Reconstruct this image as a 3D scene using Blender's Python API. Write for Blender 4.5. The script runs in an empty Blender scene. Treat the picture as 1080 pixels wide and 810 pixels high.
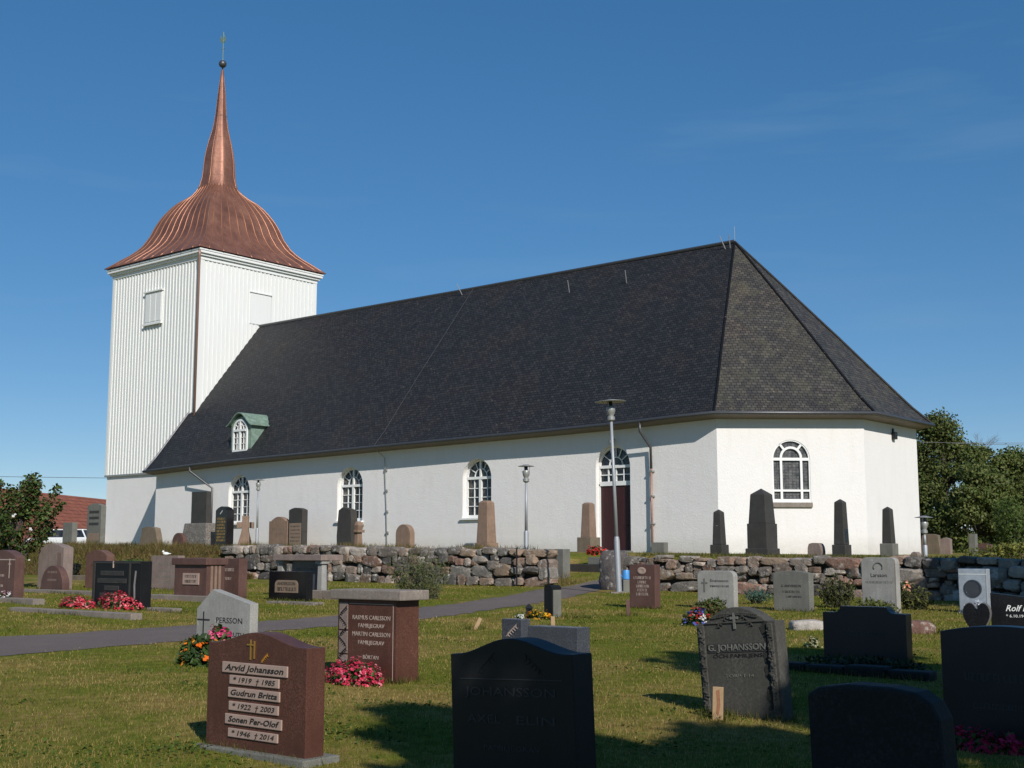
import bpy, bmesh, math, random
import numpy as np
from mathutils import Vector, Matrix
R = math.radians
random.seed(7)
rng = np.random.default_rng(11)
scene = bpy.context.scene
COL = scene.collection

# ------------------------------------------------------------------ camera, sky, sun, exposure
F, PITCH, EYE = 1328.63, .1339, 1.6
cd = bpy.data.cameras.new('camera'); cam = bpy.data.objects.new('camera', cd); COL.objects.link(cam)
cd.sensor_width = 36; cd.lens = 36*F/1080; cd.clip_start = .1; cd.clip_end = 3000
cam.location = (0, 0, EYE); cam.rotation_euler = (math.pi/2+PITCH, 0, 0)
scene.camera = cam
SUN_AZ, SUN_EL = R(21.5), R(33.5)
world = bpy.data.worlds.new('World'); scene.world = world; world.use_nodes = True
wn = world.node_tree.nodes; wl = world.node_tree.links
wn.clear()
wo = wn.new('ShaderNodeOutputWorld'); wb = wn.new('ShaderNodeBackground'); sky = wn.new('ShaderNodeTexSky')
sky.sky_type = 'NISHITA'; sky.sun_disc = False
sky.sun_elevation = SUN_EL; sky.sun_rotation = math.pi-SUN_AZ
sky.air_density = 1.0; sky.dust_density = 0.0; sky.ozone_density = 3.0; sky.altitude = 3000
wb.inputs['Strength'].default_value = .145
hs = wn.new('ShaderNodeHueSaturation'); hs.inputs['Saturation'].default_value = 1.62; hs.inputs['Hue'].default_value = .502; hs.inputs['Value'].default_value = 1.22
gmw = wn.new('ShaderNodeGamma'); gmw.inputs[1].default_value = .6; wl.new(sky.outputs[0], gmw.inputs[0]); wl.new(gmw.outputs[0], hs.inputs['Color'])
tc = wn.new('ShaderNodeTexCoord'); mpw = wn.new('ShaderNodeMapping'); mpw.inputs['Rotation'].default_value = (0, R(14), R(20)); mpw.inputs['Scale'].default_value = (1.2, 3, 11)
nw = wn.new('ShaderNodeTexNoise'); nw.inputs['Scale'].default_value = 2.2; nw.inputs['Detail'].default_value = 6; nw.inputs['Roughness'].default_value = .55
rw = wn.new('ShaderNodeValToRGB'); rw.color_ramp.elements[0].position = .56; rw.color_ramp.elements[1].position = .95; rw.color_ramp.elements[1].color = (.30, .30, .30, 1)
mw = wn.new('ShaderNodeMix'); mw.data_type = 'RGBA'; mw.inputs[7].default_value = (1.6, 2.6, 3.6, 1)
wl.new(tc.outputs['Generated'], mpw.inputs[0]); wl.new(mpw.outputs[0], nw.inputs['Vector']); wl.new(nw.outputs['Fac'], rw.inputs[0]); wl.new(rw.outputs[0], mw.inputs[0]); wl.new(hs.outputs[0], mw.inputs[6])
wl.new(mw.outputs[2], wb.inputs['Color']); wl.new(wb.outputs[0], wo.inputs['Surface'])
sd = bpy.data.lights.new('sun', 'SUN'); sun = bpy.data.objects.new('sun', sd); COL.objects.link(sun)
sd.energy = 4.3; sd.angle = R(.55); sd.color = (1, .957, .89)
SDIR = Vector((math.sin(SUN_AZ)*math.cos(SUN_EL), -math.cos(SUN_AZ)*math.cos(SUN_EL), math.sin(SUN_EL)))
sun.rotation_euler = (-SDIR).to_track_quat('-Z', 'Y').to_euler()
sun.location = SDIR*60
vs = scene.view_settings
vs.view_transform = 'Standard'; vs.look = 'None'; vs.gamma = 1; vs.exposure = .08
try: vs.use_curve_mapping = False
except Exception: pass

# ------------------------------------------------------------------ survey: pixel of the photo -> point of the place
TH = .6917
UL = Vector((-math.cos(TH), math.sin(TH), 0)); UR = Vector((math.sin(TH), math.cos(TH), 0))
A0 = Vector((7.9887, 49.0, 0))
CP, SP = math.cos(PITCH), math.sin(PITCH)
def ray(x, y):
    u = (x-540)/F; v = -(y-405)/F
    return Vector((u, CP-SP*v, SP+CP*v))
def ts(X, Y):
    dx, dy = X-A0.x, Y-A0.y
    return dx*UL.x+dy*UL.y, dx*UR.x+dy*UR.y
def sstep(x, a, b):
    x = np.clip((x-a)/(b-a), 0, 1); return x*x*(3-2*x)
def ground(X, Y):
    """height of the terrain"""
    X = np.asarray(X, float); Y = np.asarray(Y, float)
    t = (X-A0.x)*UL.x+(Y-A0.y)*UL.y; s = (X-A0.x)*UR.x+(Y-A0.y)*UR.y
    low = np.interp(Y, [-60, 0, 9, 20, 34, 45, 60, 400], [-.5, 0, .17, .40, .61, .72, .8, .8])
    low = low + .012*np.sin(X*1.3+.7*Y)*np.sin(Y*.9-.4*X) + .01*np.sin(X*.45+2)*np.sin(Y*.6)
    up = np.clip(1.5+.011*(t+10), 1.4, 2.05)
    up = up*(1-sstep(Y, 84, 100)) + .7*sstep(Y, 84, 100)
    wb_ = sstep(t, 11.2, 13.0); bk_ = .10*np.sin(t*1.3)*wb_
    k = sstep(s, -13.75-1.7*wb_+bk_, -13.45+.6*wb_+bk_)
    ramp = sstep(s, -14.5, -6.5)
    ingate = sstep(t, -5.2, -4.7)*(1-sstep(t, -2.4, -2.15)*(1-sstep(s, -13.4, -13.2)) - sstep(t, -.5, .6)*sstep(s, -13.4, -13.2))
    ingate = np.clip(ingate, 0, 1)
    k = k*(1-ingate)+ramp*ingate
    return low*(1-k)+up*k
def gz(X, Y): return float(ground(X, Y))
def G(px, py, zoff=0):
    """where the sight line through a pixel meets the lower lawn"""
    d = ray(px, py); k = 4.0
    for i in range(6000):
        X, Y, Z = d.x*k, d.y*k, EYE+d.z*k
        if Z <= gz(X, Y)+zoff: break
        k += .02
    return Vector((X, Y, gz(X, Y)))
def S(px, s):
    """point of the terrace in column px, s metres from the church wall line"""
    d = ray(px, 585); P = A0+UR*s
    k = (P-Vector((0, 0, EYE))).dot(UR)/d.dot(UR)
    X, Y = d.x*k, d.y*k
    return Vector((X, Y, gz(X, Y)))
def Zat(py, X, Y):
    v = -(py-405)/F
    return EYE+Y*(SP+CP*v)/(CP-SP*v)

# ------------------------------------------------------------------ object helpers
def tag(o, label=None, cat=None, group=None, kind=None):
    if label: o['label'] = label
    if cat: o['category'] = cat
    if group: o['group'] = group
    if kind: o['kind'] = kind
    return o
def thing(name, label, cat, loc=(0, 0, 0), rot=(0, 0, 0), group=None):
    o = bpy.data.objects.new(name, None); COL.objects.link(o); o.empty_display_size = .2
    o.location = loc; o.rotation_euler = rot
    return tag(o, label, cat, group)
class MB:
    def __init__(s): s.v = []; s.f = []; s.uv = None
    def add(s, vs, fs):
        n = len(s.v); s.v += [tuple(p) for p in vs]; s.f += [tuple(i+n for i in q) for q in fs]; return s
    def box(s, x0, x1, y0, y1, z0, z1):
        return s.add([(x0,y0,z0),(x1,y0,z0),(x1,y1,z0),(x0,y1,z0),(x0,y0,z1),(x1,y0,z1),(x1,y1,z1),(x0,y1,z1)],
                     [(0,3,2,1),(4,5,6,7),(0,1,5,4),(1,2,6,5),(2,3,7,6),(3,0,4,7)])
    def taper(s, w0, d0, z0, w1, d1, z1, cx=0, cy=0):
        a, b, c, d = w0/2, d0/2, w1/2, d1/2
        return s.add([(cx-a,cy-b,z0),(cx+a,cy-b,z0),(cx+a,cy+b,z0),(cx-a,cy+b,z0),(cx-c,cy-d,z1),(cx+c,cy-d,z1),(cx+c,cy+d,z1),(cx-c,cy+d,z1)],
                     [(0,3,2,1),(4,5,6,7),(0,1,5,4),(1,2,6,5),(2,3,7,6),(3,0,4,7)])
    def prism(s, prof, y0, y1):
        """profile of (x, z) counter-clockwise seen from the front (-y)"""
        n = len(prof)
        vs = [(x, y0, z) for x, z in prof]+[(x, y1, z) for x, z in prof]
        fs = [tuple(range(n)), tuple(range(2*n-1, n-1, -1))]
        fs += [(i, i+n, (i+1) % n+n, (i+1) % n) for i in range(n)]
        return s.add(vs, fs)
    def tube(s, pts, r, n=8, cap=True):
        pts = [Vector(p) for p in pts]; rs = r if isinstance(r, (list, tuple)) else [r]*len(pts)
        rings = []; base = len(s.v)
        for i, p in enumerate(pts):
            d = (pts[min(i+1, len(pts)-1)]-pts[max(i-1, 0)]).normalized()
            a = d.orthogonal().normalized() if i == 0 else (prev-d*prev.dot(d)).normalized()
            prev = a; b = d.cross(a)
            for k in range(n):
                q = 2*math.pi*k/n; s.v.append(tuple(p+(a*math.cos(q)+b*math.sin(q))*rs[i]))
        for i in range(len(pts)-1):
            for k in range(n):
                s.f.append((base+i*n+k, base+i*n+(k+1) % n, base+(i+1)*n+(k+1) % n, base+(i+1)*n+k))
        if cap:
            s.f.append(tuple(base+k for k in range(n-1, -1, -1))); e = base+(len(pts)-1)*n; s.f.append(tuple(e+k for k in range(n)))
        return s
    def lathe(s, prof, n=20, cx=0, cy=0):
        base = len(s.v)
        for r, z in prof:
            for k in range(n):
                q = 2*math.pi*k/n; s.v.append((cx+r*math.cos(q), cy+r*math.sin(q), z))
        for i in range(len(prof)-1):
            for k in range(n):
                s.f.append((base+i*n+k, base+i*n+(k+1) % n, base+(i+1)*n+(k+1) % n, base+(i+1)*n+k))
        s.f.append(tuple(base+k for k in range(n-1, -1, -1))); e = base+(len(prof)-1)*n; s.f.append(tuple(e+k for k in range(n)))
        return s
    def build(s, name, m, parent=None, bevel=0, smooth=False, seg=2):
        me = bpy.data.meshes.new(name); me.from_pydata(s.v, [], s.f)
        if bevel:
            bm = bmesh.new(); bm.from_mesh(me)
            es = [e for e in bm.edges if len(e.link_faces) == 2 and e.calc_face_angle(0) > .6]
            bmesh.ops.bevel(bm, geom=es, offset=bevel, segments=seg, profile=.6, affect='EDGES', clamp_overlap=True)
            bm.to_mesh(me); bm.free()
        me.update()
        if smooth:
            for p in me.polygons: p.use_smooth = True
            if smooth == 'auto': me.set_sharp_from_angle(angle=R(38))
        if m: me.materials.append(m)
        o = bpy.data.objects.new(name, me); COL.objects.link(o)
        if parent: o.parent = parent
        return o
def raw_mesh(name, verts, faces_n, idx, m, parent=None, colors=None, smooth=False):
    """fast mesh from numpy: every face has faces_n corners"""
    me = bpy.data.meshes.new(name); nv = len(verts); nf = len(idx)
    me.vertices.add(nv); me.vertices.foreach_set('co', np.asarray(verts, np.float32).ravel())
    me.loops.add(nf*faces_n); me.loops.foreach_set('vertex_index', np.asarray(idx, np.int32).ravel())
    me.polygons.add(nf); me.polygons.foreach_set('loop_start', np.arange(0, nf*faces_n, faces_n, dtype=np.int32))
    me.polygons.foreach_set('use_smooth', np.full(nf, bool(smooth)))
    me.update(calc_edges=True)
    if smooth == 'auto': me.set_sharp_from_angle(angle=R(24))
    if colors is not None:
        at = me.color_attributes.new('tint', 'FLOAT_COLOR', 'POINT')
        c = np.ones((nv, 4), np.float32); c[:, :3] = colors; at.data.foreach_set('color', c.ravel())
    me.materials.append(m)
    o = bpy.data.objects.new(name, me); COL.objects.link(o)
    if parent: o.parent = parent
    return o

# ------------------------------------------------------------------ materials
class NT:
    def __init__(s, name, rough=.7, metal=0):
        s.m = bpy.data.materials.new(name); s.m.use_nodes = True; s.t = s.m.node_tree; s.n = s.t.nodes; s.l = s.t.links
        s.b = s.n['Principled BSDF']; s.b.inputs['Roughness'].default_value = rough; s.b.inputs['Metallic'].default_value = metal
    def new(s, t, **kw):
        n = s.n.new(t)
        for k, v in kw.items():
            if k in n.inputs: n.inputs[k].default_value = v
            else: setattr(n, k, v)
        return n
    def link(s, a, b): s.l.new(a, b)
    def coord(s, kind='Object', scale=None):
        c = s.new('ShaderNodeTexCoord').outputs[kind]
        if scale:
            mp = s.new('ShaderNodeMapping'); mp.inputs['Scale'].default_value = scale; s.link(c, mp.inputs[0]); return mp.outputs[0]
        return c
    def noise(s, co, sc, det=4, ro=.6):
        n = s.new('ShaderNodeTexNoise'); n.inputs['Scale'].default_value = sc; n.inputs['Detail'].default_value = det; n.inputs['Roughness'].default_value = ro
        s.link(co, n.inputs['Vector']); return n.outputs['Fac']
    def ramp(s, fac, stops):
        r = s.new('ShaderNodeValToRGB'); e = r.color_ramp.elements
        while len(e) < len(stops): e.new(.5)
        for i, (p, c) in enumerate(stops): e[i].position = p; e[i].color = (*c, 1) if len(c) == 3 else c
        s.link(fac, r.inputs[0]); return r.outputs[0]
    def mix(s, fac, a, b, mode='MIX'):
        x = s.new('ShaderNodeMix', data_type='RGBA', blend_type=mode)
        for sock, v in ((x.inputs[0], fac), (x.inputs[6], a), (x.inputs[7], b)):
            if isinstance(v, (int, float)): sock.default_value = v
            elif isinstance(v, tuple): sock.default_value = (*v, 1)
            else: s.link(v, sock)
        return x.outputs[2]
    def color(s, c):
        if isinstance(c, tuple): s.b.inputs['Base Color'].default_value = (*c, 1)
        else: s.link(c, s.b.inputs['Base Color'])
    def bump(s, h, strength=.3, dist=.02):
        b = s.new('ShaderNodeBump'); b.inputs['Strength'].default_value = strength; b.inputs['Distance'].default_value = dist
        s.link(h, b.inputs['Height']); s.link(b.outputs[0], s.b.inputs['Normal']); return b
def granite(name, c0, c1, c2, rough=.45, grain=90, bump=.15, stain=None, spec=.5):
    t = NT(name, rough); co = t.coord()
    a = t.ramp(t.noise(co, grain, 2, .8), [(.3, c0), (.5, c1), (.72, c2)])
    b = t.noise(co, 3.2, 5, .65)
    a = t.mix(t.ramp(b, [(.35, (0,0,0)), (.7, (1,1,1))]), a, tuple(x*.72 for x in c1))
    if stain:
        sn = t.noise(t.coord(scale=(1, 1, .5)), 6, 6, .75)
        a = t.mix(t.ramp(sn, [(.60, (0,0,0)), (.68, (.85,.85,.85))]), a, stain)
    st = t.ramp(t.noise(t.coord(scale=(1, 1, .12)), 11, 5, .7), [(.42, (0,0,0)), (.75, (.55,.55,.55))])
    a = t.mix(st, a, tuple(x*.55 for x in c1))
    if rough >= .65 and not stain:
        a = t.mix(t.ramp(t.noise(co, 13, 5, .75), [(.63, (0,0,0)), (.70, (.6,.6,.6))]), a, tuple(min(1, x*1.5+.04) for x in c2))
        a = t.mix(t.ramp(t.noise(co, 8, 6, .8), [(.62, (0,0,0)), (.70, (.6,.6,.6))]), a, tuple(x*.4 for x in c0))
    t.color(a); t.bump(t.noise(co, grain*.7, 3, .7), bump, .004)
    t.b.inputs['Specular IOR Level'].default_value = spec
    return t.m
def plain(name, c, rough=.5, metal=0, var=.25, sc=8):
    t = NT(name, rough, metal); co = t.coord()
    t.color(t.mix(t.noise(co, sc, 4, .65), tuple(x*(1-var) for x in c), tuple(min(1, x*(1+var)) for x in c)))
    return t.m
M = {}
M['brown_gran'] = granite('brown_granite', (.052,.019,.012), (.108,.045,.031), (.19,.09,.066), .45, spec=.25)
M['brown_side'] = granite('brown_granite_hewn', (.09,.042,.032), (.16,.08,.06), (.25,.14,.11), .8, 60, .5)
M['redbrown'] = granite('red_brown_granite', (.075,.036,.028), (.13,.068,.055), (.21,.125,.105), .5, spec=.3)
M['pink_gran'] = granite('pink_granite', (.14,.085,.06), (.26,.17,.12), (.38,.27,.20), .8, 70, .3)
M['pinkgrey'] = granite('pinkish_grey_granite', (.15,.11,.09), (.27,.2,.17), (.38,.3,.26), .7, 70)
M['tan_gran'] = granite('tan_weathered_granite', (.10,.075,.05), (.19,.145,.10), (.30,.24,.17), .85, 60, .4, (.07,.065,.045))
M['black_gran'] = granite('black_polished_granite', (.006,.006,.007), (.011,.011,.013), (.03,.03,.034), .16, 110, .03)
M['black_matte'] = granite('black_honed_granite', (.006,.0055,.006), (.010,.0095,.010), (.024,.023,.026), .5, 110, .08, None, .3)
M['dark_gran'] = granite('dark_grey_granite', (.028,.025,.022), (.05,.045,.04), (.09,.08,.07), .65, 70, .25)
M['dark_red'] = granite('dark_maroon_granite', (.012,.007,.007), (.022,.013,.013), (.05,.032,.03), .4, 90)
M['bluegrey'] = granite('blue_grey_granite', (.03,.034,.042), (.07,.075,.09), (.14,.15,.17), .25, 60)
M['silver'] = plain('bright_polished_stone', (.46,.50,.56), .22, .35, .35, 14)
M['dark_disc'] = plain('dark_glossy_disc', (.06,.065,.08), .2, .2, .4, 8)
M['light_gran'] = granite('light_grey_granite', (.22,.21,.19), (.36,.345,.315), (.48,.46,.42), .75, 90, .2)
M['mid_gran'] = granite('mid_grey_granite', (.10,.10,.085), (.18,.175,.15), (.27,.26,.23), .8, 70, .3)
M['old_gran'] = granite('weathered_grey_granite', (.042,.039,.031), (.072,.067,.055), (.12,.112,.094), .85, 45, .5, (.022,.02,.014))
M['concrete'] = granite('grey_concrete', (.19,.155,.125), (.26,.215,.18), (.33,.285,.24), .9, 40, .3)
M['lichen'] = granite('lichen_mottled_stone', (.07,.06,.05), (.17,.15,.13), (.5,.47,.43), .9, 16, .9)
M['plaque'] = plain('pale_plaque', (.38,.27,.22), .6)
M['tanplaque'] = plain('tan_plaque', (.24,.17,.12), .6)
M['ink'] = plain('dark_lettering', (.02,.016,.014), .6)
M['paleink'] = plain('pale_lettering', (.42,.33,.28), .6)
M['whiteink'] = plain('white_lettering', (.75,.75,.72), .5)
M['black_rough'] = granite('dark_rough_granite', (.006,.006,.006), (.013,.0125,.012), (.035,.034,.032), .7, 55, .7, (.03,.03,.024), .3)
M['dimink'] = plain('dim_lettering', (.022,.022,.024), .6)
M['gold'] = plain('gilt_metal', (.62,.38,.10), .35, .8)
M['goldink'] = plain('gold_lettering', (.45,.27,.06), .45, .3)
M['white_paint'] = plain('white_paint', (.78,.78,.755), .5, 0, .05, 3)
M['wood'] = plain('raw_wood', (.36,.24,.13), .8, 0, .3, 20)
M['rustwood'] = plain('rust_stained_wood', (.27,.12,.06), .8, 0, .5, 25)
M['galv'] = plain('galvanised_steel', (.36,.37,.385), .55, .35, .15, 10)
M['lampgrey'] = plain('grey_lamp_metal', (.33,.33,.31), .45, .4, .1, 5)
M['blackmetal'] = plain('black_metal', (.02,.02,.022), .45, .4)
M['darkpipe'] = plain('dark_zinc_pipe', (.10,.10,.105), .45, .6)
M['copperpipe'] = plain('brown_copper_pipe', (.34,.20,.155), .5, .25, .12, 6)
M['stoneline'] = plain('polished_edge', (.16,.15,.15), .3)
def mk_copper():
    t = NT('new_copper_sheet', .5, .45); co = t.coord()
    n = t.noise(co, .8, 5, .7)
    c = t.ramp(n, [(.3, (.15,.068,.046)), (.5, (.25,.112,.074)), (.7, (.34,.165,.108))])
    c = t.mix(t.ramp(t.noise(t.coord(scale=(2.2, 2.2, .5)), 2, 4, .6), [(.5, (0,0,0)), (.75, (.6,.6,.6))]), c, (.18,.075,.055))
    t.color(c)
    w = t.new('ShaderNodeTexBrick'); w.inputs['Scale'].default_value = 1; w.inputs['Brick Width'].default_value = 3; w.inputs['Row Height'].default_value = .9
    w.inputs['Mortar Size'].default_value = .012
    sx = t.new('ShaderNodeSeparateXYZ'); cb = t.new('ShaderNodeCombineXYZ'); t.link(co, sx.inputs[0]); t.link(sx.outputs[0], cb.inputs[0]); t.link(sx.outputs[2], cb.inputs[1]); t.link(cb.outputs[0], w.inputs['Vector'])
    ad = t.new('ShaderNodeMath', operation='ADD'); t.link(w.outputs['Fac'], ad.inputs[0]); t.link(t.noise(co, 3, 3), ad.inputs[1])
    t.bump(ad.outputs[0], .35, .03)
    return t.m
M['copper'] = mk_copper(); M['copper_seam'] = plain('lightened_copper_seam', (.36,.17,.105), .42, .6, .25, 2)  # seam colour lightened, besides shinier, to suggest bright highlight streaks
def mk_verdigris():
    t = NT('verdigris_copper', .65, .1); co = t.coord()
    t.color(t.ramp(t.noise(co, 4, 5, .7), [(.3, (.11,.16,.125)), (.55, (.20,.285,.225)), (.75, (.29,.38,.31))])); return t.m
M['verdigris'] = mk_verdigris()
def mk_plaster(name, c, st=.35):
    t = NT(name, .85); co = t.coord()
    a = t.mix(t.noise(co, .7, 6, .65), tuple(x*.93 for x in c), c)
    grime = t.ramp(t.noise(t.coord(scale=(1, 1, .22)), 2.4, 6, .7), [(.5, (0,0,0)), (.8, (.30,.30,.30))])
    a = t.mix(grime, a, tuple(x*y for x, y in zip(c, (.78,.74,.68))))
    # damp and splash along the foot of the wall
    sx = t.new('ShaderNodeSeparateXYZ'); t.link(co, sx.inputs[0])
    mr = t.new('ShaderNodeMapRange'); t.link(sx.outputs[2], mr.inputs[0]); mr.inputs[1].default_value = 1.5; mr.inputs[2].default_value = 2.35; mr.inputs[3].default_value = .95; mr.inputs[4].default_value = 0
    mu = t.new('ShaderNodeMath', operation='MULTIPLY'); t.link(mr.outputs[0], mu.inputs[0]); t.link(t.noise(co, 3, 5, .7), mu.inputs[1])
    a = t.mix(mu.outputs[0], a, (.42,.38,.31))
    t.color(a)
    ad = t.new('ShaderNodeMath', operation='ADD'); t.link(t.noise(co, 2.2, 5, .62), ad.inputs[0]); t.link(t.noise(co, 14, 4, .7), ad.inputs[1])
    t.bump(ad.outputs[0], st, .05)
    return t.m
M['plaster'] = mk_plaster('lime_washed_plaster', (.79,.762,.735), .26)
def mk_boards():
    t = NT('white_painted_boards', .6); co = t.coord(scale=(1, 1, .12))
    a = t.mix(t.noise(co, 5, 5, .6), (.70,.70,.67), (.78,.78,.755))
    a = t.mix(t.ramp(t.noise(t.coord(scale=(3, 3, .3)), 4, 5, .7), [(.62, (0,0,0)), (.8, (.35,.35,.35))]), a, (.52,.52,.47))
    t.color(a); return t.m
M['boards'] = mk_boards()
def mk_slate(name='dark_slate', moss=0):
    t = NT(name, .62); uv = t.coord('UV'); co = t.coord()
    b = t.new('ShaderNodeTexBrick'); t.link(uv, b.inputs['Vector']); b.inputs['Scale'].default_value = 1
    b.inputs['Brick Width'].default_value = .21; b.inputs['Row Height'].default_value = .16; b.inputs['Mortar Size'].default_value = .014; b.inputs['Mortar Smooth'].default_value = .2
    b.inputs['Color1'].default_value = (.2,.2,.2,1); b.inputs['Color2'].default_value = (.9,.9,.9,1); b.inputs['Mortar'].default_value = (0,0,0,1); b.inputs['Bias'].default_value = 0
    bw = t.new('ShaderNodeRGBToBW'); t.link(b.outputs['Color'], bw.inputs[0])
    c = t.ramp(bw.outputs[0], [(0, (.003,.003,.0035)), (.2, (.017,.0172,.0195)), (.6, (.0235,.0238,.026)), (.95, (.036,.036,.0375))])
    brown = t.ramp(t.noise(co, .33, 6, .7), [(.48, (0,0,0)), (.7, (.75,.75,.75))])
    c = t.mix(brown, c, t.mix(1.0, c, (1.5,1.25,1.05), 'MULTIPLY'))
    sp = t.ramp(t.noise(co, 5.5, 3, .7), [(.66, (0,0,0)), (.70, (1,1,1))])
    c = t.mix(sp, c, (.085,.075,.058))
    # moss and lichen near the hips
    li = t.ramp(t.noise(co, 1.7, 6, .8), [(.60, (0,0,0)), (.72, (.6,.6,.6))])
    c = t.mix(li, c, (.042,.040,.030))
    if moss:
        c = t.mix(t.ramp(t.noise(co, 2.2, 6, .8), [(.3, (.25,.25,.25)), (.62, (.95,.95,.95))]), c, t.mix(1.0, c, (2.6,2.35,1.9), 'MULTIPLY'))
        c = t.mix(t.ramp(t.noise(co, 1.1, 7, .8), [(.50, (0,0,0)), (.68, (.6,.6,.6))]), c, (.078,.074,.042))
    t.color(c)
    ad = t.new('ShaderNodeMath', operation='MULTIPLY_ADD'); t.link(bw.outputs[0], ad.inputs[0]); ad.inputs[1].default_value = 1; t.link(t.noise(co, 7, 4), ad.inputs[2])
    t.bump(ad.outputs[0], .55, .03)
    t.b.inputs['Specular IOR Level'].default_value = .3
    return t.m
M['slate'] = mk_slate(); M['mossy_slate'] = mk_slate('mossy_slate', 1)
def mk_soffit():
    return plain('weathered_soffit_boards', (.17,.14,.11), .7, 0, .2, 3)
M['soffit'] = mk_soffit()
def mk_glass():
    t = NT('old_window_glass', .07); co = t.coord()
    t.color(t.ramp(t.noise(co, 2.5, 3), [(.4, (.008,.01,.014)), (.56, (.03,.035,.04)), (.66, (.13,.105,.09))])); t.bump(t.noise(co, 4, 2), .3, .03); return t.m  # lighter noise patches in the glass colour stand in for varied reflections
M['glass'] = mk_glass()
def mk_leaded():
    t = NT('leaded_glass', .25); co = t.coord()
    b = t.new('ShaderNodeTexBrick'); b.offset = 0; b.inputs['Scale'].default_value = 1; b.inputs['Brick Width'].default_value = .11; b.inputs['Row Height'].default_value = .11; b.inputs['Mortar Size'].default_value = .014
    b.inputs['Color1'].default_value = (.06,.062,.065,1); b.inputs['Color2'].default_value = (.13,.13,.125,1); b.inputs['Mortar'].default_value = (.015,.015,.015,1)
    sx = t.new('ShaderNodeSeparateXYZ'); cb = t.new('ShaderNodeCombineXYZ'); t.link(co, sx.inputs[0]); t.link(sx.outputs[0], cb.inputs[0]); t.link(sx.outputs[2], cb.inputs[1]); t.link(cb.outputs[0], b.inputs['Vector'])
    t.color(t.mix(.45, b.outputs[0], t.ramp(t.noise(co, 5, 5, .7), [(.35, (.02,.022,.025)), (.65, (.22,.21,.2))]))); t.bump(t.noise(co, 9, 2), .3, .02); return t.m
M['leaded'] = mk_leaded()
def mk_door():
    t = NT('maroon_door_paint', .5); co = t.coord(scale=(1, 1, .1))
    t.color(t.mix(t.noise(co, 6, 4), (.032,.008,.009), (.055,.014,.014))); return t.m
M['door'] = mk_door()
def mk_ground():
    t = NT('lawn_soil', .95); co = t.coord()
    n1 = t.noise(co, .55, 6, .65); n2 = t.noise(co, 6, 5, .7)
    g = t.ramp(n2, [(.3, (.07,.084,.013)), (.5, (.125,.135,.02)), (.7, (.185,.175,.036))])
    d = t.ramp(n2, [(.3, (.15,.105,.03)), (.55, (.25,.18,.06)), (.75, (.36,.265,.10))])
    f = t.ramp(n1, [(.46, (0,0,0)), (.58, (.95,.95,.95))])
    t.color(t.mix(f, g, d)); t.b.inputs['Specular IOR Level'].default_value = .05; t.bump(t.noise(co, 30, 5, .75), .6, .03); return t.m
M['ground'] = mk_ground()
def mk_path():
    t = NT('worn_asphalt', .92); co = t.coord()
    c = t.ramp(t.noise(co, 60, 3, .8), [(.3, (.11,.088,.078)), (.55, (.16,.131,.119)), (.75, (.24,.20,.182))])
    c = t.mix(t.ramp(t.noise(co, 1.1, 5, .7), [(.45, (0,0,0)), (.7, (.5,.5,.5))]), c, (.20,.165,.142))
    c = t.mix(t.ramp(t.noise(co, 2.6, 6, .75), [(.55, (0,0,0)), (.72, (.45,.45,.45))]), c, (.085,.075,.065))
    t.color(c); t.b.inputs['Specular IOR Level'].default_value = .15; t.bump(t.noise(co, 70, 4, .8), .7, .02); return t.m
M['path'] = mk_path()
def mk_rock():
    t = NT('field_stone', .9); co = t.coord()
    at = t.new('ShaderNodeVertexColor', layer_name='tint')
    n = t.noise(co, 6, 6, .75)
    c = t.mix(1.0, at.outputs[0], t.ramp(n, [(.25, (.45,.45,.45)), (.5, (.95,.95,.95)), (.75, (1.35,1.32,1.28))]), 'MULTIPLY')
    li = t.ramp(t.noise(co, 5, 6, .72), [(.54, (0,0,0)), (.64, (.9,.9,.9))])
    c = t.mix(li, c, (.46,.425,.38))
    t.color(c); t.bump(t.noise(co, 9, 6, .75), .8, .05); return t.m
M['rock'] = mk_rock()
M['black_lichen'] = plain('black_lichen', (.022,.02,.016), .95, 0, .6, 40)
M['core'] = plain('dark_soil_fill', (.03,.026,.02), .95)  # dark soil packed behind the wall stones
def leafmat(name, rough=.55, trans=.25, spec=.25):
    t = NT(name, rough)
    at = t.new('ShaderNodeVertexColor', layer_name='tint'); t.link(at.outputs[0], t.b.inputs['Base Color'])
    tr = t.new('ShaderNodeBsdfTranslucent'); t.link(at.outputs[0], tr.inputs[0])
    mx = t.new('ShaderNodeMixShader'); mx.inputs[0].default_value = trans
    out = t.n['Material Output']; t.link(t.b.outputs[0], mx.inputs[1]); t.link(tr.outputs[0], mx.inputs[2]); t.link(mx.outputs[0], out.inputs[0])
    t.b.inputs['Specular IOR Level'].default_value = spec
    return t.m
M['leaf'] = leafmat('leaves'); M['grass'] = leafmat('grass_blades', .9, .3, .04); M['petal'] = leafmat('petals', .6, .3)
def mk_bark():
    t = NT('bark', .9); co = t.coord(scale=(1, 1, .25))
    n = t.noise(co, 14, 5, .7); t.color(t.ramp(n, [(.3, (.03,.024,.018)), (.6, (.09,.075,.06)), (.8, (.15,.13,.11))])); t.bump(n, .7, .05); return t.m
M['bark'] = mk_bark()

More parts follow.
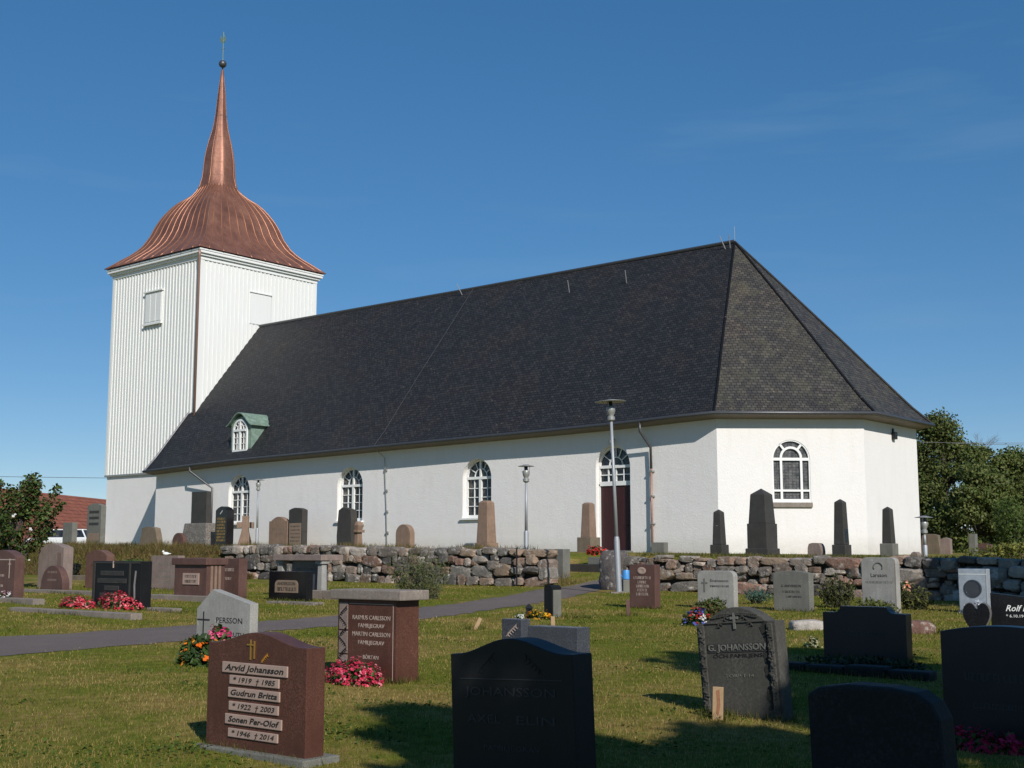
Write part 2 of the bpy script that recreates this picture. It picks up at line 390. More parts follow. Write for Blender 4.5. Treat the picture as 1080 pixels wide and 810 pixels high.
# ------------------------------------------------------------------ text
def lettering(parent, txt, x, z, size, y, m, name='inscription', shear=0, ext=.002, width=None, bold=False):
    cu = bpy.data.curves.new('txt', 'FONT'); cu.body = txt; cu.size = size; cu.align_x = 'CENTER'; cu.align_y = 'CENTER'
    cu.extrude = ext; cu.shear = shear; cu.resolution_u = 2
    if bold: cu.offset = size*.012
    to = bpy.data.objects.new('txt', cu)
    me = bpy.data.meshes.new_from_object(to)
    bpy.data.objects.remove(to); bpy.data.curves.remove(cu)
    if width and len(me.vertices):
        w = max(v.co.x for v in me.vertices)-min(v.co.x for v in me.vertices)
        me.transform(Matrix.Diagonal((width/w, 1, 1, 1)))
    me.transform(Matrix.Translation((x, y, z)) @ Matrix.Rotation(math.pi/2, 4, 'X'))
    me.materials.clear(); me.materials.append(m); me.name = name
    # one part per word: letters are joined across the small gaps between them, parted at the wide ones
    bm = bmesh.new(); bm.from_mesh(me); seen = set(); isl = []
    for v0 in bm.verts:
        if v0 in seen: continue
        st = [v0]; grp = []; seen.add(v0)
        while st:
            v = st.pop(); grp.append(v)
            for e in v.link_edges:
                w2 = e.other_vert(v)
                if w2 not in seen: seen.add(w2); st.append(w2)
        isl.append((min(v.co.x for v in grp), max(v.co.x for v in grp), grp))
    isl.sort(key=lambda q: q[0]); words = []
    sp = sorted(q[0] for q in isl); hi = None
    for lo, h2, grp in isl:
        if hi is None or (lo-hi > size*.17*(.75 if width else 1) and ' ' in txt): words.append([]); hi = h2
        words[-1] += grp; hi = max(hi, h2)
    o = None
    for k, wd in enumerate(words):
        keep = set(wd); b2 = bm.copy() if len(words) > 1 else bm
        if len(words) > 1:
            b2.verts.ensure_lookup_table(); bm.verts.index_update(); ids = {v.index for v in keep}
            bmesh.ops.delete(b2, geom=[v for v in b2.verts if v.index not in ids], context='VERTS')
        m2 = bpy.data.meshes.new(name); b2.to_mesh(m2); m2.materials.append(m)
        o = bpy.data.objects.new(name, m2); COL.objects.link(o); o.parent = parent
        if b2 is not bm: b2.free()
    bm.free(); bpy.data.meshes.remove(me)
    return o

# ------------------------------------------------------------------ leaves, petals, blades
def cards(P, N, size, asp=.6, jit=.8):
    """one diamond leaf (two bent triangles -> quad) per point P, facing N with jitter"""
    n = len(P)
    N = N+rng.normal(0, jit, (n, 3)); N /= np.linalg.norm(N, axis=1)[:, None]+1e-9
    a = np.cross(N, rng.normal(0, 1, (n, 3))); a /= np.linalg.norm(a, axis=1)[:, None]+1e-9
    b = np.cross(N, a); s = (size*rng.uniform(.6, 1.35, n))[:, None]
    v = np.stack([P-a*s, P+b*s*asp-N*s*.15, P+a*s, P-b*s*asp-N*s*.15], 1)
    return v.reshape(-1, 3), np.arange(n*4).reshape(-1, 4)
def tint(n, cols, per=4, var=.25):
    cols = np.array(cols); c = cols[rng.integers(0, len(cols), n)]*rng.uniform(1-var, 1+var, (n, 1))
    return np.repeat(c, per, 0)
def blob_points(cen, rad, n, shell=.55):
    d = rng.normal(0, 1, (n, 3)); d /= np.linalg.norm(d, axis=1)[:, None]
    r = rng.uniform(shell, 1, n)**.6
    return np.asarray(cen)+d*r[:, None]*np.asarray(rad), d
def crown(name, lobes, n, size, cols, parent, m='leaf', shell=.45, asp=.6):
    vol = np.array([np.prod(np.atleast_1d(r)*np.ones(3))**.67 for c, r in lobes]); vol /= vol.sum()
    V = []; I = []; C = []; off = 0
    for (c, r), w in zip(lobes, vol):
        k = max(12, int(n*w)); P, d = blob_points(c, np.ones(3)*r, k, shell)
        P += rng.normal(0, .12, P.shape)*np.mean(r)
        v, i = cards(P, d*.8+np.array([0, 0, .5]), size, asp); V.append(v); I.append(i+off); off += len(v)
        C.append(tint(k, cols)*rng.uniform(.8, 1.2))
    return raw_mesh(name, np.concatenate(V), 4, np.concatenate(I), M[m], parent, np.concatenate(C))
def tree(name, label, loc, h, rad, n, size, cols, trunk_r=.2, seed=0, crown_from=.25, group=None, nl=26, cat='tree', squash=1.0):
    rd = random.Random(seed)
    t = thing(name, label, cat, loc, (0, 0, rd.uniform(0, 6)), group)
    lobes = []; mb = MB()
    mb.tube([(0, 0, -.2), (rd.uniform(-.1, .1), 0, h*.3), (rd.uniform(-.2, .2), rd.uniform(-.2, .2), h*.6), (0, 0, h*.9)], [trunk_r*1.25, trunk_r, trunk_r*.6, trunk_r*.15], 9)
    for i in range(nl):
        a = rd.uniform(0, 6.283); f = rd.uniform(0, 1)
        z = h*(crown_from+(1-crown_from)*f*.93)
        env = rad*(math.sin(math.pi*min(1, .18+.82*f)**1.1)*.9+.12)*squash
        rr = env*rd.uniform(.35, .95)
        c = (rr*math.cos(a), rr*math.sin(a), z); r = rad*rd.uniform(.2, .42)
        lobes.append((c, (r, r, r*rd.uniform(.6, .9))))
        z0 = max(h*.15, z-rr*.9)
        mb.tube([(0, 0, z0), (c[0]*.5, c[1]*.5, z0*.4+z*.6), c], [trunk_r*.4, trunk_r*.22, trunk_r*.06], 5)
    mb.build('trunk', M['bark'], t, smooth=True)
    crown('crown', lobes, n, size, cols, t)
    return t
def flowers(name, label, P, rx, ry, h, petals, n, size=.022, leaf=((.03,.06,.015), (.05,.09,.02)), rz=-TH, group=None, nleaf=None, cat='flowers', lumps=1):
    t = thing(name, label, cat, P, (0, 0, rz), group)
    nleaf = nleaf or n
    V = rng.normal(0, 1, (nleaf, 3)); V /= np.linalg.norm(V, axis=1)[:, None]; V[:, 2] = np.abs(V[:, 2])
    rr = rng.uniform(.3, 1.12, (nleaf, 1))**.6
    Pt = V*rr*np.array([rx, ry, h]); v, i = cards(Pt, V, size*1.3)
    raw_mesh('foliage', v, 4, i, M['leaf'], t, tint(nleaf, leaf))
    V = rng.normal(0, 1, (n, 3)); V /= np.linalg.norm(V, axis=1)[:, None]; V[:, 2] = np.abs(V[:, 2])
    lump = 1+.18*np.sin(V[:, :1]*7+1)*np.cos(V[:, 1:2]*6)
    Pt = V*np.array([rx, ry, h])*lump*rng.uniform(.86, 1.08, (n, 1)); 
    # every flower: five petals round a point
    k = 5; Pp = np.repeat(Pt, k, 0); d = np.repeat(V+np.array([0, 0, .6]), k, 0)
    Pp += rng.normal(0, size*.55, Pp.shape)
    v, i = cards(Pp, d, size*.75, .8, .35)
    col = np.array(petals)[rng.integers(0, len(petals), n)]*rng.uniform(.75, 1.2, (n, 1))
    raw_mesh('blossom', v, 4, i, M['petal'], t, np.repeat(col, k*4, 0))
    return t
def bush(name, label, P, rx, ry, h, n, size, cols, cat='bush', group=None, asp=.45, upright=0, rz=0):
    t = thing(name, label, cat, P, (0, 0, rz), group)
    if upright:      # sprays of fine shoots
        mb = MB(); Ps = []
        for i in range(upright):
            a = rng.uniform(0, 6.28); q = rng.uniform(0, 1)**.5; x, y = rx*q*math.cos(a), ry*q*math.sin(a); hh = h*rng.uniform(.65, 1.05)*(1-.35*q*q)
            pts = [(x*.55, y*.55, 0), (x*.75, y*.75, hh*.5), (x*1.05+rng.normal(0, .03), y*1.05, hh)]
            mb.tube(pts, [.008, .006, .003], 4)
            for f in np.linspace(.1, 1, max(3, n//upright)):
                p = np.array(pts[0])*(1-f)+np.array(pts[2])*f; Ps.append(p+rng.normal(0, .035, 3))
        mb.build('stems', M['bark'], t)
        Ps = np.array(Ps); v, i = cards(Ps, np.array([[0, 0, .4]])+Ps*0, size, asp, 1)
        raw_mesh('foliage', v, 4, i, M['leaf'], t, tint(len(Ps), cols))
    else:
        mb = MB()
        for i in range(7):
            a = rng.uniform(0, 6.28); mb.tube([(0, 0, -.05), (.5*rx*math.cos(a), .5*ry*math.sin(a), h*.4), (.75*rx*math.cos(a), .75*ry*math.sin(a), h*.8)], [.02, .013, .004], 5)
        mb.build('stems', M['bark'], t)
        lobes = [((rng.uniform(-.5, .5)*rx, rng.uniform(-.5, .5)*ry, h*rng.uniform(.3, .75)), np.array([rx, ry, h*.55])*rng.uniform(.35, .6)) for i in range(10)]
        crown('foliage', lobes, n, size, cols, t, asp=asp)
    return t

# ------------------------------------------------------------------ terrain and path
def axis(parts):
    a = np.concatenate([np.arange(p, q, d) for p, q, d in parts]+[[parts[-1][1]]]); return np.unique(np.round(a, 4))
tt_ = axis([(-900, -200, 100), (-200, -80, 20), (-80, -36, 2), (-36, -6.5, .5), (-6.5, 0, .12), (0, 60, .7), (60, 120, 5), (120, 900, 60)])
ss_ = axis([(-300, -80, 20), (-80, -50, 3), (-50, -15, .5), (-15, -12, .1), (-12, -4, .4), (-4, 20, 2), (20, 120, 4), (120, 900, 60)])
TT, SS = np.meshgrid(tt_, ss_); XX = A0.x+UL.x*TT+UR.x*SS; YY = A0.y+UL.y*TT+UR.y*SS
ZZ = ground(XX, YY); nt, ns = len(tt_), len(ss_)
ii = (np.arange(ns-1)[:, None]*nt+np.arange(nt-1)[None]).ravel()
tag(raw_mesh('ground', np.stack([XX, YY, ZZ], -1).reshape(-1, 3), 4, np.stack([ii, ii+nt, ii+nt+1, ii+1], -1), M['ground'], smooth=True), kind='structure')
for p in bpy.data.objects['ground'].data.polygons:
    if p.normal.z < 0: bpy.data.objects['ground'].data.flip_normals(); 
    break
upper = [(-420, 712), (-260, 697), (-140, 687), (-60, 679), (0, 672), (100, 666.5), (200, 660), (340, 651), (440, 641.5), (500, 634), (548, 626.5), (580, 619)]
lower = [(-420, 748), (-260, 727), (-140, 712), (-60, 702), (0, 693), (75, 686), (150, 680), (340, 661.5), (440, 654), (500, 646), (560, 637.5), (606, 629)]
def edge(pp):
    q = [G(*a) for a in pp]; return [(v.x, v.y) for v in q]
ue = edge(upper); le = edge(lower)
def W(t, s): p = A0+UL*t+UR*s; return (p.x, p.y)
ue += [W(-2.95, -14.6), W(-3.0, -13), W(-2.9, -11), W(-2.7, -8.5)]; le += [W(-4.75, -14.6), W(-4.75, -13), W(-4.7, -11), W(-4.6, -8.5)]
def dense(e, n=240):
    e = np.array(e); d = np.concatenate([[0], np.cumsum(np.hypot(*np.diff(e, axis=0).T))]); q = np.linspace(0, d[-1], n)
    return np.stack([np.interp(q, d, e[:, 0]), np.interp(q, d, e[:, 1])], 1)
U_, L_ = dense(ue), dense(le)
def ragged(E, sg):
    tg = np.gradient(E, axis=0); nm = np.stack([-tg[:, 1], tg[:, 0]], 1)/np.hypot(*tg.T)[:, None]; q = np.arange(240)
    return E+nm*(.05*np.sin(q*.8+2*np.sin(q*.23)+sg)+.035*np.sin(q*2.1+sg)+.02*rng.normal(0, 1, 240))[:, None]
U_, L_ = ragged(U_, 0), ragged(L_, 2)
kk = 9; grid = np.stack([U_*(1-f)+L_*f for f in np.linspace(0, 1, kk)], 1)
gzp = ground(grid[..., 0], grid[..., 1])+.006; PV = np.concatenate([grid, gzp[..., None]], -1).reshape(-1, 3)
ii = (np.arange(239)[:, None]*kk+np.arange(kk-1)[None]).ravel()
tag(raw_mesh('path', PV, 4, np.stack([ii, ii+1, ii+kk+1, ii+kk], -1), M['path'], smooth=True), kind='structure')
pm = bpy.data.objects['path'].data
if pm.polygons[0].normal.z < 0: pm.flip_normals()
PC = (U_+L_)/2; PW = np.hypot(*(U_-L_).T)/2

# ------------------------------------------------------------------ the church  (local x to the east, y to the north, z up)
church = thing('church', 'white plastered stone church with dark slate roof and square west tower under a copper spire', 'church', (A0.x, A0.y, 0), (0, 0, -TH))
HW = 6.94; XW = -36.95; KB = 4.25; YB = 4.06; YC = 9.35; YD = 13.88
def ze(x): return float(np.interp(x, [-37.3, -33, -29, -22, -17.6, -13.3, -8, -4, -.5, 4.5], [6.29, 6.45, 6.55, 6.64, 6.72, 6.77, 6.83, 6.90, 7.02, 7.05]))
def arch(w, z0, z1, n=14, x0=0):
    r = w/2; pts = [(x0-r, z0), (x0+r, z0)]
    return pts+[(x0+r*math.cos(math.pi*k/n), z1-r+r*math.sin(math.pi*k/n)) for k in range(n+1)]
def frame_m(ox, oy, ang): return Matrix.Translation((ox, oy, 0)) @ Matrix.Rotation(ang, 4, 'Z')
# solid walls with real openings
plan = [(XW, 0), (-30, .03), (-24, -.02), (-18, .02), (-12, -.02), (-6, .02), (0, 0), (KB, YB), (KB, YC), (0, YD), (XW, YD)]
mb = MB(); n = len(plan)
mb.add([(x, y, .6) for x, y in plan]+[(x, y, ze(x)-.02) for x, y in plan], [tuple(range(n-1, -1, -1)), tuple(range(n, 2*n))]+[(i, (i+1) % n, (i+1) % n+n, i+n) for i in range(n)])
wall = mb.build('nave_wall', M['plaster'], church)
openings = [(-29.42, 0, 0, 1.80, 3.22, 5.80), (-20.75, 0, 0, 1.80, 3.20, 5.83), (-12.42, 0, 0, 1.72, 3.20, 5.86), (-4.97, 0, 0, 1.74, 1.62, 6.06)]
AB = math.atan2(YB, KB)
mabx, maby = 2.93*math.cos(AB), 2.93*math.sin(AB)
openings.append((mabx, maby, AB, 1.50, 3.58, 6.02))
cut = MB()
for ox, oy, an, w, z0, z1 in openings:
    dp = .34 if an == 0 else .13
    q = MB().prism(arch(w, z0, z1, 20), -.5, dp); mtx = frame_m(ox, oy, an)
    cut.add([mtx @ Vector(v) for v in q.v], q.f)
cuto = cut.build('cutter', None, church)
md = wall.modifiers.new('openings', 'BOOLEAN'); md.operation = 'DIFFERENCE'; md.object = cuto; md.solver = 'EXACT'
bpy.context.view_layer.update()
dg = bpy.context.evaluated_depsgraph_get()
newme = bpy.data.meshes.new_from_object(wall.evaluated_get(dg)); wall.modifiers.clear(); wall.data = newme; newme.name = 'nave_wall'
newme.materials.clear(); newme.materials.append(M['plaster'])
bpy.data.objects.remove(cuto)
def placed(mbx, mtx):
    mbx.v = [tuple(mtx @ Vector(v)) for v in mbx.v]; return mbx
def arc_bar(mb, cx, cz, r0, r1, y0, y1, a0=0, a1=math.pi, n=14):
    pts = [(cx+r1*math.cos(a0+(a1-a0)*k/n), cz+r1*math.sin(a0+(a1-a0)*k/n)) for k in range(n+1)]
    pts += [(cx+r0*math.cos(a0+(a1-a0)*k/n), cz+r0*math.sin(a0+(a1-a0)*k/n)) for k in range(n, -1, -1)]
    k2 = len(pts); vs = [(x, y0, z) for x, z in pts]+[(x, y1, z) for x, z in pts]; fs = []
    for k in range(n):
        i, j = k, 2*n+1-k
        fs += [(j-1, j, i, i+1)[::1], (i+k2, j+k2, j-1+k2, i+1+k2), (i, i+k2, i+1+k2, i+1), (j, j-1, j-1+k2, j+k2)]
    mb.add(vs, fs)
def spoke(mb, cx, cz, a, r0, r1, w, y0, y1):
    c, s = math.cos(a), math.sin(a); px, pz = -s*w/2, c*w/2
    mb.prism([(cx+c*r0-px, cz+s*r0-pz), (cx+c*r1-px, cz+s*r1-pz), (cx+c*r1+px, cz+s*r1+pz), (cx+c*r0+px, cz+s*r0+pz)], y0, y1)
def nave_window(ox, oy, an, w, z0, z1, parent, dp, panes_rows=4, door=False, name='window'):
    """arched white casement: two leaves below, fan light above"""
    mtx = frame_m(ox, oy, an); r = w/2; zs = z1-r
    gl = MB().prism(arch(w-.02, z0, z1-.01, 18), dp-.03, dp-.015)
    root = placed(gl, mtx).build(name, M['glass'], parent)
    f = MB(); y0, y1 = dp-.12, dp-.035; fw = .1
    f.box(-r+.002, -r+fw, y0, y1, z0, zs); f.box(r-fw, r-.002, y0, y1, z0, zs); f.box(-r+fw, r-fw, y0, y1, z0+.002, z0+.13)
    arc_bar(f, 0, zs, r-fw, r-.003, y0, y1)
    f.box(-r+fw, r-fw, y0-.02, y1, zs-.06, zs+.06)
    f.box(-.07, .07, y0-.01, y1, z0+.13, zs-.06); f.box(-.045, .045, y0, y1, zs+.06, z1-fw)
    g = MB(); b0, b1 = dp-.08, dp-.032
    for sx in (-1, 1):
        g.box(sx*.43*r-.018+sx*.02, sx*.43*r+.018+sx*.02, b0, b1, z0+.13, zs-.06)
        for k in range(1, panes_rows):
            z = z0+.13+(zs-.06-z0-.13)*k/panes_rows
            xa, xb = sorted((sx*.07, sx*(r-fw))); g.box(xa, xb, b0-.002, b1, z-.016, z+.016)
    arc_bar(g, 0, zs+.06, r*.40, r*.40+.035, b0, b1)
    for a in (30, 62, 118, 150): spoke(g, 0, zs+.06, R(a), r*.42, r-fw*.8, .034, b0+.003, b1)
    placed(f, mtx).build('frame', M['white_paint'], root); placed(g, mtx).build('glazing_bars', M['white_paint'], root)
    return root
for k, (ox, oy, an, w, z0, z1) in enumerate(openings[:3]):
    wr = nave_window(ox, oy, an, w, z0, z1, church, .34)
    sl = MB().prism([(-w/2-.08, z0-.09), (w/2+.08, z0-.09), (w/2+.08, z0-.005), (-w/2-.08, z0-.005)], -.13, .30)
    placed(sl, frame_m(ox, oy, an)).build('sill', M['white_paint'], wr, bevel=.01)
# south door with transom light
ox, oy, an, w, z0, z1 = openings[3]; r = w/2; zs = z1-r
mtx = frame_m(ox, oy, an); dp = .34
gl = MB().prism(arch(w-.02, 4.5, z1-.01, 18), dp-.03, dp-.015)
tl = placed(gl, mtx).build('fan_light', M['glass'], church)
f = MB(); g = MB(); y0, y1 = dp-.12, dp-.035
f.box(-r+.002, -r+.09, y0, y1, 4.48, zs); f.box(r-.09, r-.002, y0, y1, 4.48, zs); f.box(-r+.09, r-.09, y0-.02, y1, 4.40, 4.58); arc_bar(f, 0, zs, r-.09, r-.003, y0, y1); f.box(-r+.09, r-.09, y0-.02, y1, zs-.06, zs+.06)
for x in (-.39, 0, .39): g.box(x-.025, x+.025, y0+.03, y1, 4.58, zs-.06)
zc = (4.58+zs-.06)/2; g.box(-r+.09, r-.09, y0+.032, y1, zc-.022, zc+.022)
arc_bar(g, 0, zs+.06, r*.36, r*.36+.04, y0+.03, y1)
for a in (35, 66, 90, 114, 145): spoke(g, 0, zs+.06, R(a), r*.38, r-.07, .035, y0+.033, y1)
placed(f, mtx).build('frame', M['white_paint'], tl); placed(g, mtx).build('glazing_bars', M['white_paint'], tl)
d = MB()
for k in range(8):
    xa = -r+.09+(w-.18)*k/8; d.box(xa+.004, xa+(w-.18)/8-.004, dp-.09, dp-.03, 1.75, 4.40)
dr = placed(d, mtx).build('door', M['door'], church, bevel=.006)
for xa in (-r+.002, r-.09): placed(MB().box(xa, xa+.088, dp-.12, dp-.035, 1.72, 4.395), mtx).build('door_jamb', M['white_paint'], dr)
hd = MB(); hd.tube([(.55, dp-.1, 2.75), (.55, dp-.16, 2.75), (.43, dp-.16, 2.75)], .014, 6); placed(hd, mtx).build('handle', M['blackmetal'], dr)
placed(MB().box(-r-.1, r+.1, -.55, .3, 1.3, 1.72).box(-r-.1, r+.1, -.95, -.55, 1.3, 1.56), mtx).build('door_step', M['mid_gran'], church, bevel=.012)
# apse window, broad bars and leaded side lights
ox, oy, an, w, z0, z1 = openings[4]; r = w/2; zs = z1-r; mtx = frame_m(ox, oy, an); dp = .13
aw = placed(MB().prism(arch(w-.02, z0, z1-.01, 20), dp-.02, dp-.008), mtx).build('apse_window', M['leaded'], church)
f = MB(); y0, y1 = .02, dp-.022
f.box(-r+.002, -r+.05, y0, y1, z0, zs); f.box(r-.05, r-.002, y0, y1, z0, zs); arc_bar(f, 0, zs, r-.05, r-.003, y0, y1, n=20)
f.box(-r+.05, r-.05, y0, y1, z0+.002, z0+.13); f.box(-r+.05, r-.05, y0-.004, y1, zs-.06, zs+.05); f.box(-r+.05, r-.05, y0-.004, y1, z0+.42, z0+.50)
for sx in (-1, 1): f.box(sx*.40-.045, sx*.40+.045, y0-.008, y1, z0+.13, zs-.06)
arc_bar(f, 0, zs+.05, .355, .445, y0-.008, y1, n=16)
for a in (52, 128): spoke(f, 0, zs+.03, R(a), .43, r-.03, .085, y0, y1)
placed(f, mtx).build('frame', M['white_paint'], aw)
placed(MB().box(-r-.04, r+.04, -.09, .1, z0-.19, z0-.004), mtx).build('sill', M['concrete'], aw, bevel=.015)
# roof: facets between the eaves and the ridge, a little flare at the foot
O = .60; kk2 = O*math.tan(R(22.5)); zr = 15.70; APX = (-2.91, HW, zr); WX = XW-.33
def facet(e0, e1, r0, r1, nu, name='nave_roof', parent=church, nv=22, U0=0):
    """grid from eave edge e0-e1 to ridge r0-r1; heights of the eave follow ze()"""
    V = []; uv = []
    for j in range(nv+1):
        v = j/nv
        for i in range(nu+1):
            u = i/nu
            ex, ey = e0[0]*(1-u)+e1[0]*u, e0[1]*(1-u)+e1[1]*u; rx, ry, rz = [r0[k]*(1-u)+r1[k]*u for k in range(3)]
            ez = ze(ex)
            fl = -.20*max(0, 1-abs(v-.10)/.10) if v < .1 else -.20*max(0, (1-(v-.10)/.35))
            wob = .025*math.sin(ex*.6+v*5)*math.sin(v*math.pi)
            V.append((ex*(1-v)+rx*v, ey*(1-v)+ry*v, ez*(1-v)+rz*v+fl*(.6 if v < 1 else 0)+wob))
            L = math.dist((ex, ey, ez), (rx, ry, rz)); ul = math.dist(e0, e1)*u; mid = math.dist(e0, e1)/2
            rl = math.dist(r0, r1)
            uu = (ul-mid)*(1-v)+((rl*u-rl/2))*v if rl < .5 else ul
            uv.append((U0+uu, v*L))
    return V, uv
EA = (WX, -O); EB = (kk2, -O); EC = (KB+O, YB-kk2); ED = (KB+O, YC+kk2); EE = (kk2, YD+O); EF = (WX, YD+O)
facs = [facet(EA, EB, (WX, HW, zr), APX, 60), facet(EB, EC, APX, APX, 14, U0=100), facet(EC, ED, APX, APX, 14, U0=200), facet(ED, EE, APX, APX, 14, U0=300), facet(EE, EF, APX, (WX, HW, zr), 60, U0=400)]
V = []; Fc = []; UVs = []
for (v, uv), nu in zip(facs, (60, 14, 14, 14, 60)):
    b = len(V); V += v; UVs += uv
    for j in range(22):
        for i in range(nu):
            a = b+j*(nu+1)+i; Fc.append((a, a+1, a+nu+2, a+nu+1))
me = bpy.data.meshes.new('nave_roof'); me.from_pydata(V, [], Fc); me.update()
uvl = me.uv_layers.new(name='UVMap')
for lp in me.loops: uvl.data[lp.index].uv = UVs[lp.vertex_index]
me.materials.append(M['slate']); me.materials.append(M['mossy_slate'])
for k, p in enumerate(me.polygons):
    if 60*22 <= k < (60+14*3)*22: p.material_index = 1
roof = bpy.data.objects.new('nave_roof', me); COL.objects.link(roof); roof.parent = church
# eaves: soffit, gutter, hips, ridge, verge
def eave_strip(pts, out_to_wall, name, m, dz0, dz1, thick):
    mb = MB()
    for (a, wa), (b, wb2) in zip(zip(pts[:-1], out_to_wall[:-1]), zip(pts[1:], out_to_wall[1:])):
        vs = [(a[0], a[1], ze(a[0])+dz0), (b[0], b[1], ze(b[0])+dz0), (wb2[0], wb2[1], ze(b[0])+dz1), (wa[0], wa[1], ze(a[0])+dz1)]
        vs += [(x, y, z+thick) for x, y, z in vs]
        mb.add(vs, [(0,3,2,1),(4,5,6,7),(0,1,5,4),(1,2,6,5),(2,3,7,6),(3,0,4,7)])
    return mb.build(name, m, roof)
xs = list(np.linspace(WX, 0, 24))
ep = [(x+(kk2 if x == 0 else 0), -O) for x in xs]+[EC, ED, EE, (WX, YD+O)]; wp = [(x, -.015) for x in xs]+[(KB+.015, YB), (KB+.015, YC), (0, YD+.02), (WX, YD+.02)]
eave_strip(ep, wp, 'soffit', M['soffit'], -.10, -.20, .06)
gp = [Vector((x+(kk2 if x == 0 else 0), -O-.07, ze(x)-.03)) for x in xs]+[Vector((EC[0]+.07, EC[1]-.03, ze(4.5)-.02)), Vector((ED[0]+.07, ED[1]+.03, ze(4.5)-.04))]
MB().tube(gp, .075, 8).build('gutter', M['darkpipe'], roof, smooth=True)
hip = MB()
def along(v, nu, i): return [Vector(v[0][j*(nu+1)+i])+Vector((0, 0, .03)) for j in range(23)]
hip.tube(along(facs[0], 60, 60), .05, 6); hip.tube(along(facs[1], 14, 14), .05, 6); hip.tube(along(facs[2], 14, 14), .07, 6)
hip.build('hip_tiles', M['slate'], roof)
MB().tube([(WX, HW, zr+.03), (-20, HW, zr+.0), (-2.91, HW, zr+.05)], .09, 8).build('ridge_tiles', M['darkpipe'], roof)
MB().tube([Vector(facs[0][0][j*61])+Vector((-.03, 0, 0)) for j in range(23)], .06, 6).build('verge_trim', M['darkpipe'], roof)
for x, s in ((-3.0, 1), (-3.25, -1), (-8.1, 1), (-11.5, 1), (-19.4, -1)):
    lo_ = x > -12 and x < -5
    MB().tube([(x, HW-.25-.9*lo_, zr-.3-1.1*lo_), (x+.12*s, HW-.55-.9*lo_, zr+.28-1.1*lo_)], .022, 5).build('roof_hook', M['galv'], roof)
MB().tube([(-2.9, HW, zr), (-2.9, HW, zr+.75)], .012, 5).build('lightning_rod', M['galv'], roof)
# lightning cable down the roof and the wall
cab = [Vector(facs[0][0][j*61+30])+Vector((0, 0, .05)) for j in range(23)]
cab = [Vector((-18.45-.3*j/22, p.y-.02, p.z)) for j, p in enumerate(cab)]
MB().tube(cab[::-1], .013, 5).build('lightning_cable', M['darkpipe'], roof)
wc = MB(); wc.tube([(-18.45, -.45, ze(-18)-.2), (-18.3, -.06, 6.2), (-18.15, -.05, 4), (-18.05, -.05, 1.7)], .018, 5)
for z in (5.6, 4.6, 3.6, 2.6): wc.box(-18.32+.05*(6-z), -18.16+.05*(6-z), -.08, .0, z-.05, z+.05)
wc.build('earth_cable', M['lampgrey'], church)
# downpipes
dpm = MB(); dpm.tube([(-3.15, -O-.07, ze(-3)-.08), (-3.15, -O-.05, ze(-3)-.45), (-2.97, -.16, 5.85), (-2.97, -.14, 5.0)], .055, 8)
d1 = dpm.build('downpipe', M['darkpipe'], church, smooth=True)
MB().tube([(-2.97, -.14, 5.0), (-2.97, -.14, 1.55)], .05, 8).build('lower_pipe', M['copperpipe'], d1, smooth=True)
for z in (4.9, 3.9, 2.8, 1.9): MB().box(-3.05, -2.89, -.2, .02, z-.03, z+.03).build('pipe_bracket', M['lampgrey'], d1)
MB().tube([(-32.9, -O-.07, ze(-33)-.08), (-32.9, -O-.05, ze(-33)-.35), (-31.5, -.17, 5.15), (-31.5, -.15, 1.7)], .06, 8).build('downpipe', M['darkpipe'], church, smooth=True)
wl_ = MB(); wl_.lathe([(.02, 0), (.11, .02), (.12, .16), (.05, .2)], 12, -4.85, -.22); wl_.v = [(x, y, z+6.1) for x, y, z in wl_.v]; wl_.box(-4.87, -4.83, -.2, 0, 6.28, 6.32)
wl_.build('door_lamp', M['lampgrey'], church, smooth='auto')
fl = MB().box(KB+.02, KB+.16, 6.72, 6.98, 6.25, 6.55); fl.box(KB, KB+.06, 6.8, 6.9, 6.35, 6.7); fl.build('floodlight', M['blackmetal'], church, bevel=.01)
# dormer with curved copper roof
dx0, dx1, dyf = -30.22, -28.42, -.02
dcx = (dx0+dx1)/2; dw = dx1-dx0; dzb = 6.98; dzt = 8.52
prof = [(dx0+.06, dzb), (dx1-.06, dzb), (dx1-.06, dzt)]+[(dcx+(dw/2-.06)*math.cos(a), dzt+.42*math.sin(a)) for a in np.linspace(.15, math.pi-.15, 12)]+[(dx0+.06, dzt)]
dorm = MB().prism(prof, dyf, 2.4).build('dormer', M['verdigris'], church)
out = []; inn = []
for k in range(25):
    u = -1+2*k/24; x = dcx+u*(dw/2+.16); z = dzt-.10+.68*(.5+.5*math.cos(u*math.pi))**.8; out.append((x, z+.06)); inn.append((x, z))
rm = MB()
for k in range(24):
    a, b, c, d_ = inn[k], inn[k+1], out[k+1], out[k]
    rm.prism([a, b, c, d_], dyf-.22, 2.55-.0*k)
rm.build('dormer_roof', M['verdigris'], dorm)
dwn = nave_window(dcx, dyf-.14, 0, 1.22, 7.02, 8.80, dorm, .16, 3, name='dormer_window')
MB().box(dx0-.05, dx1+.05, dyf-.16, dyf+.05, dzb-.10, dzb).build('dormer_sill', M['verdigris'], dorm)
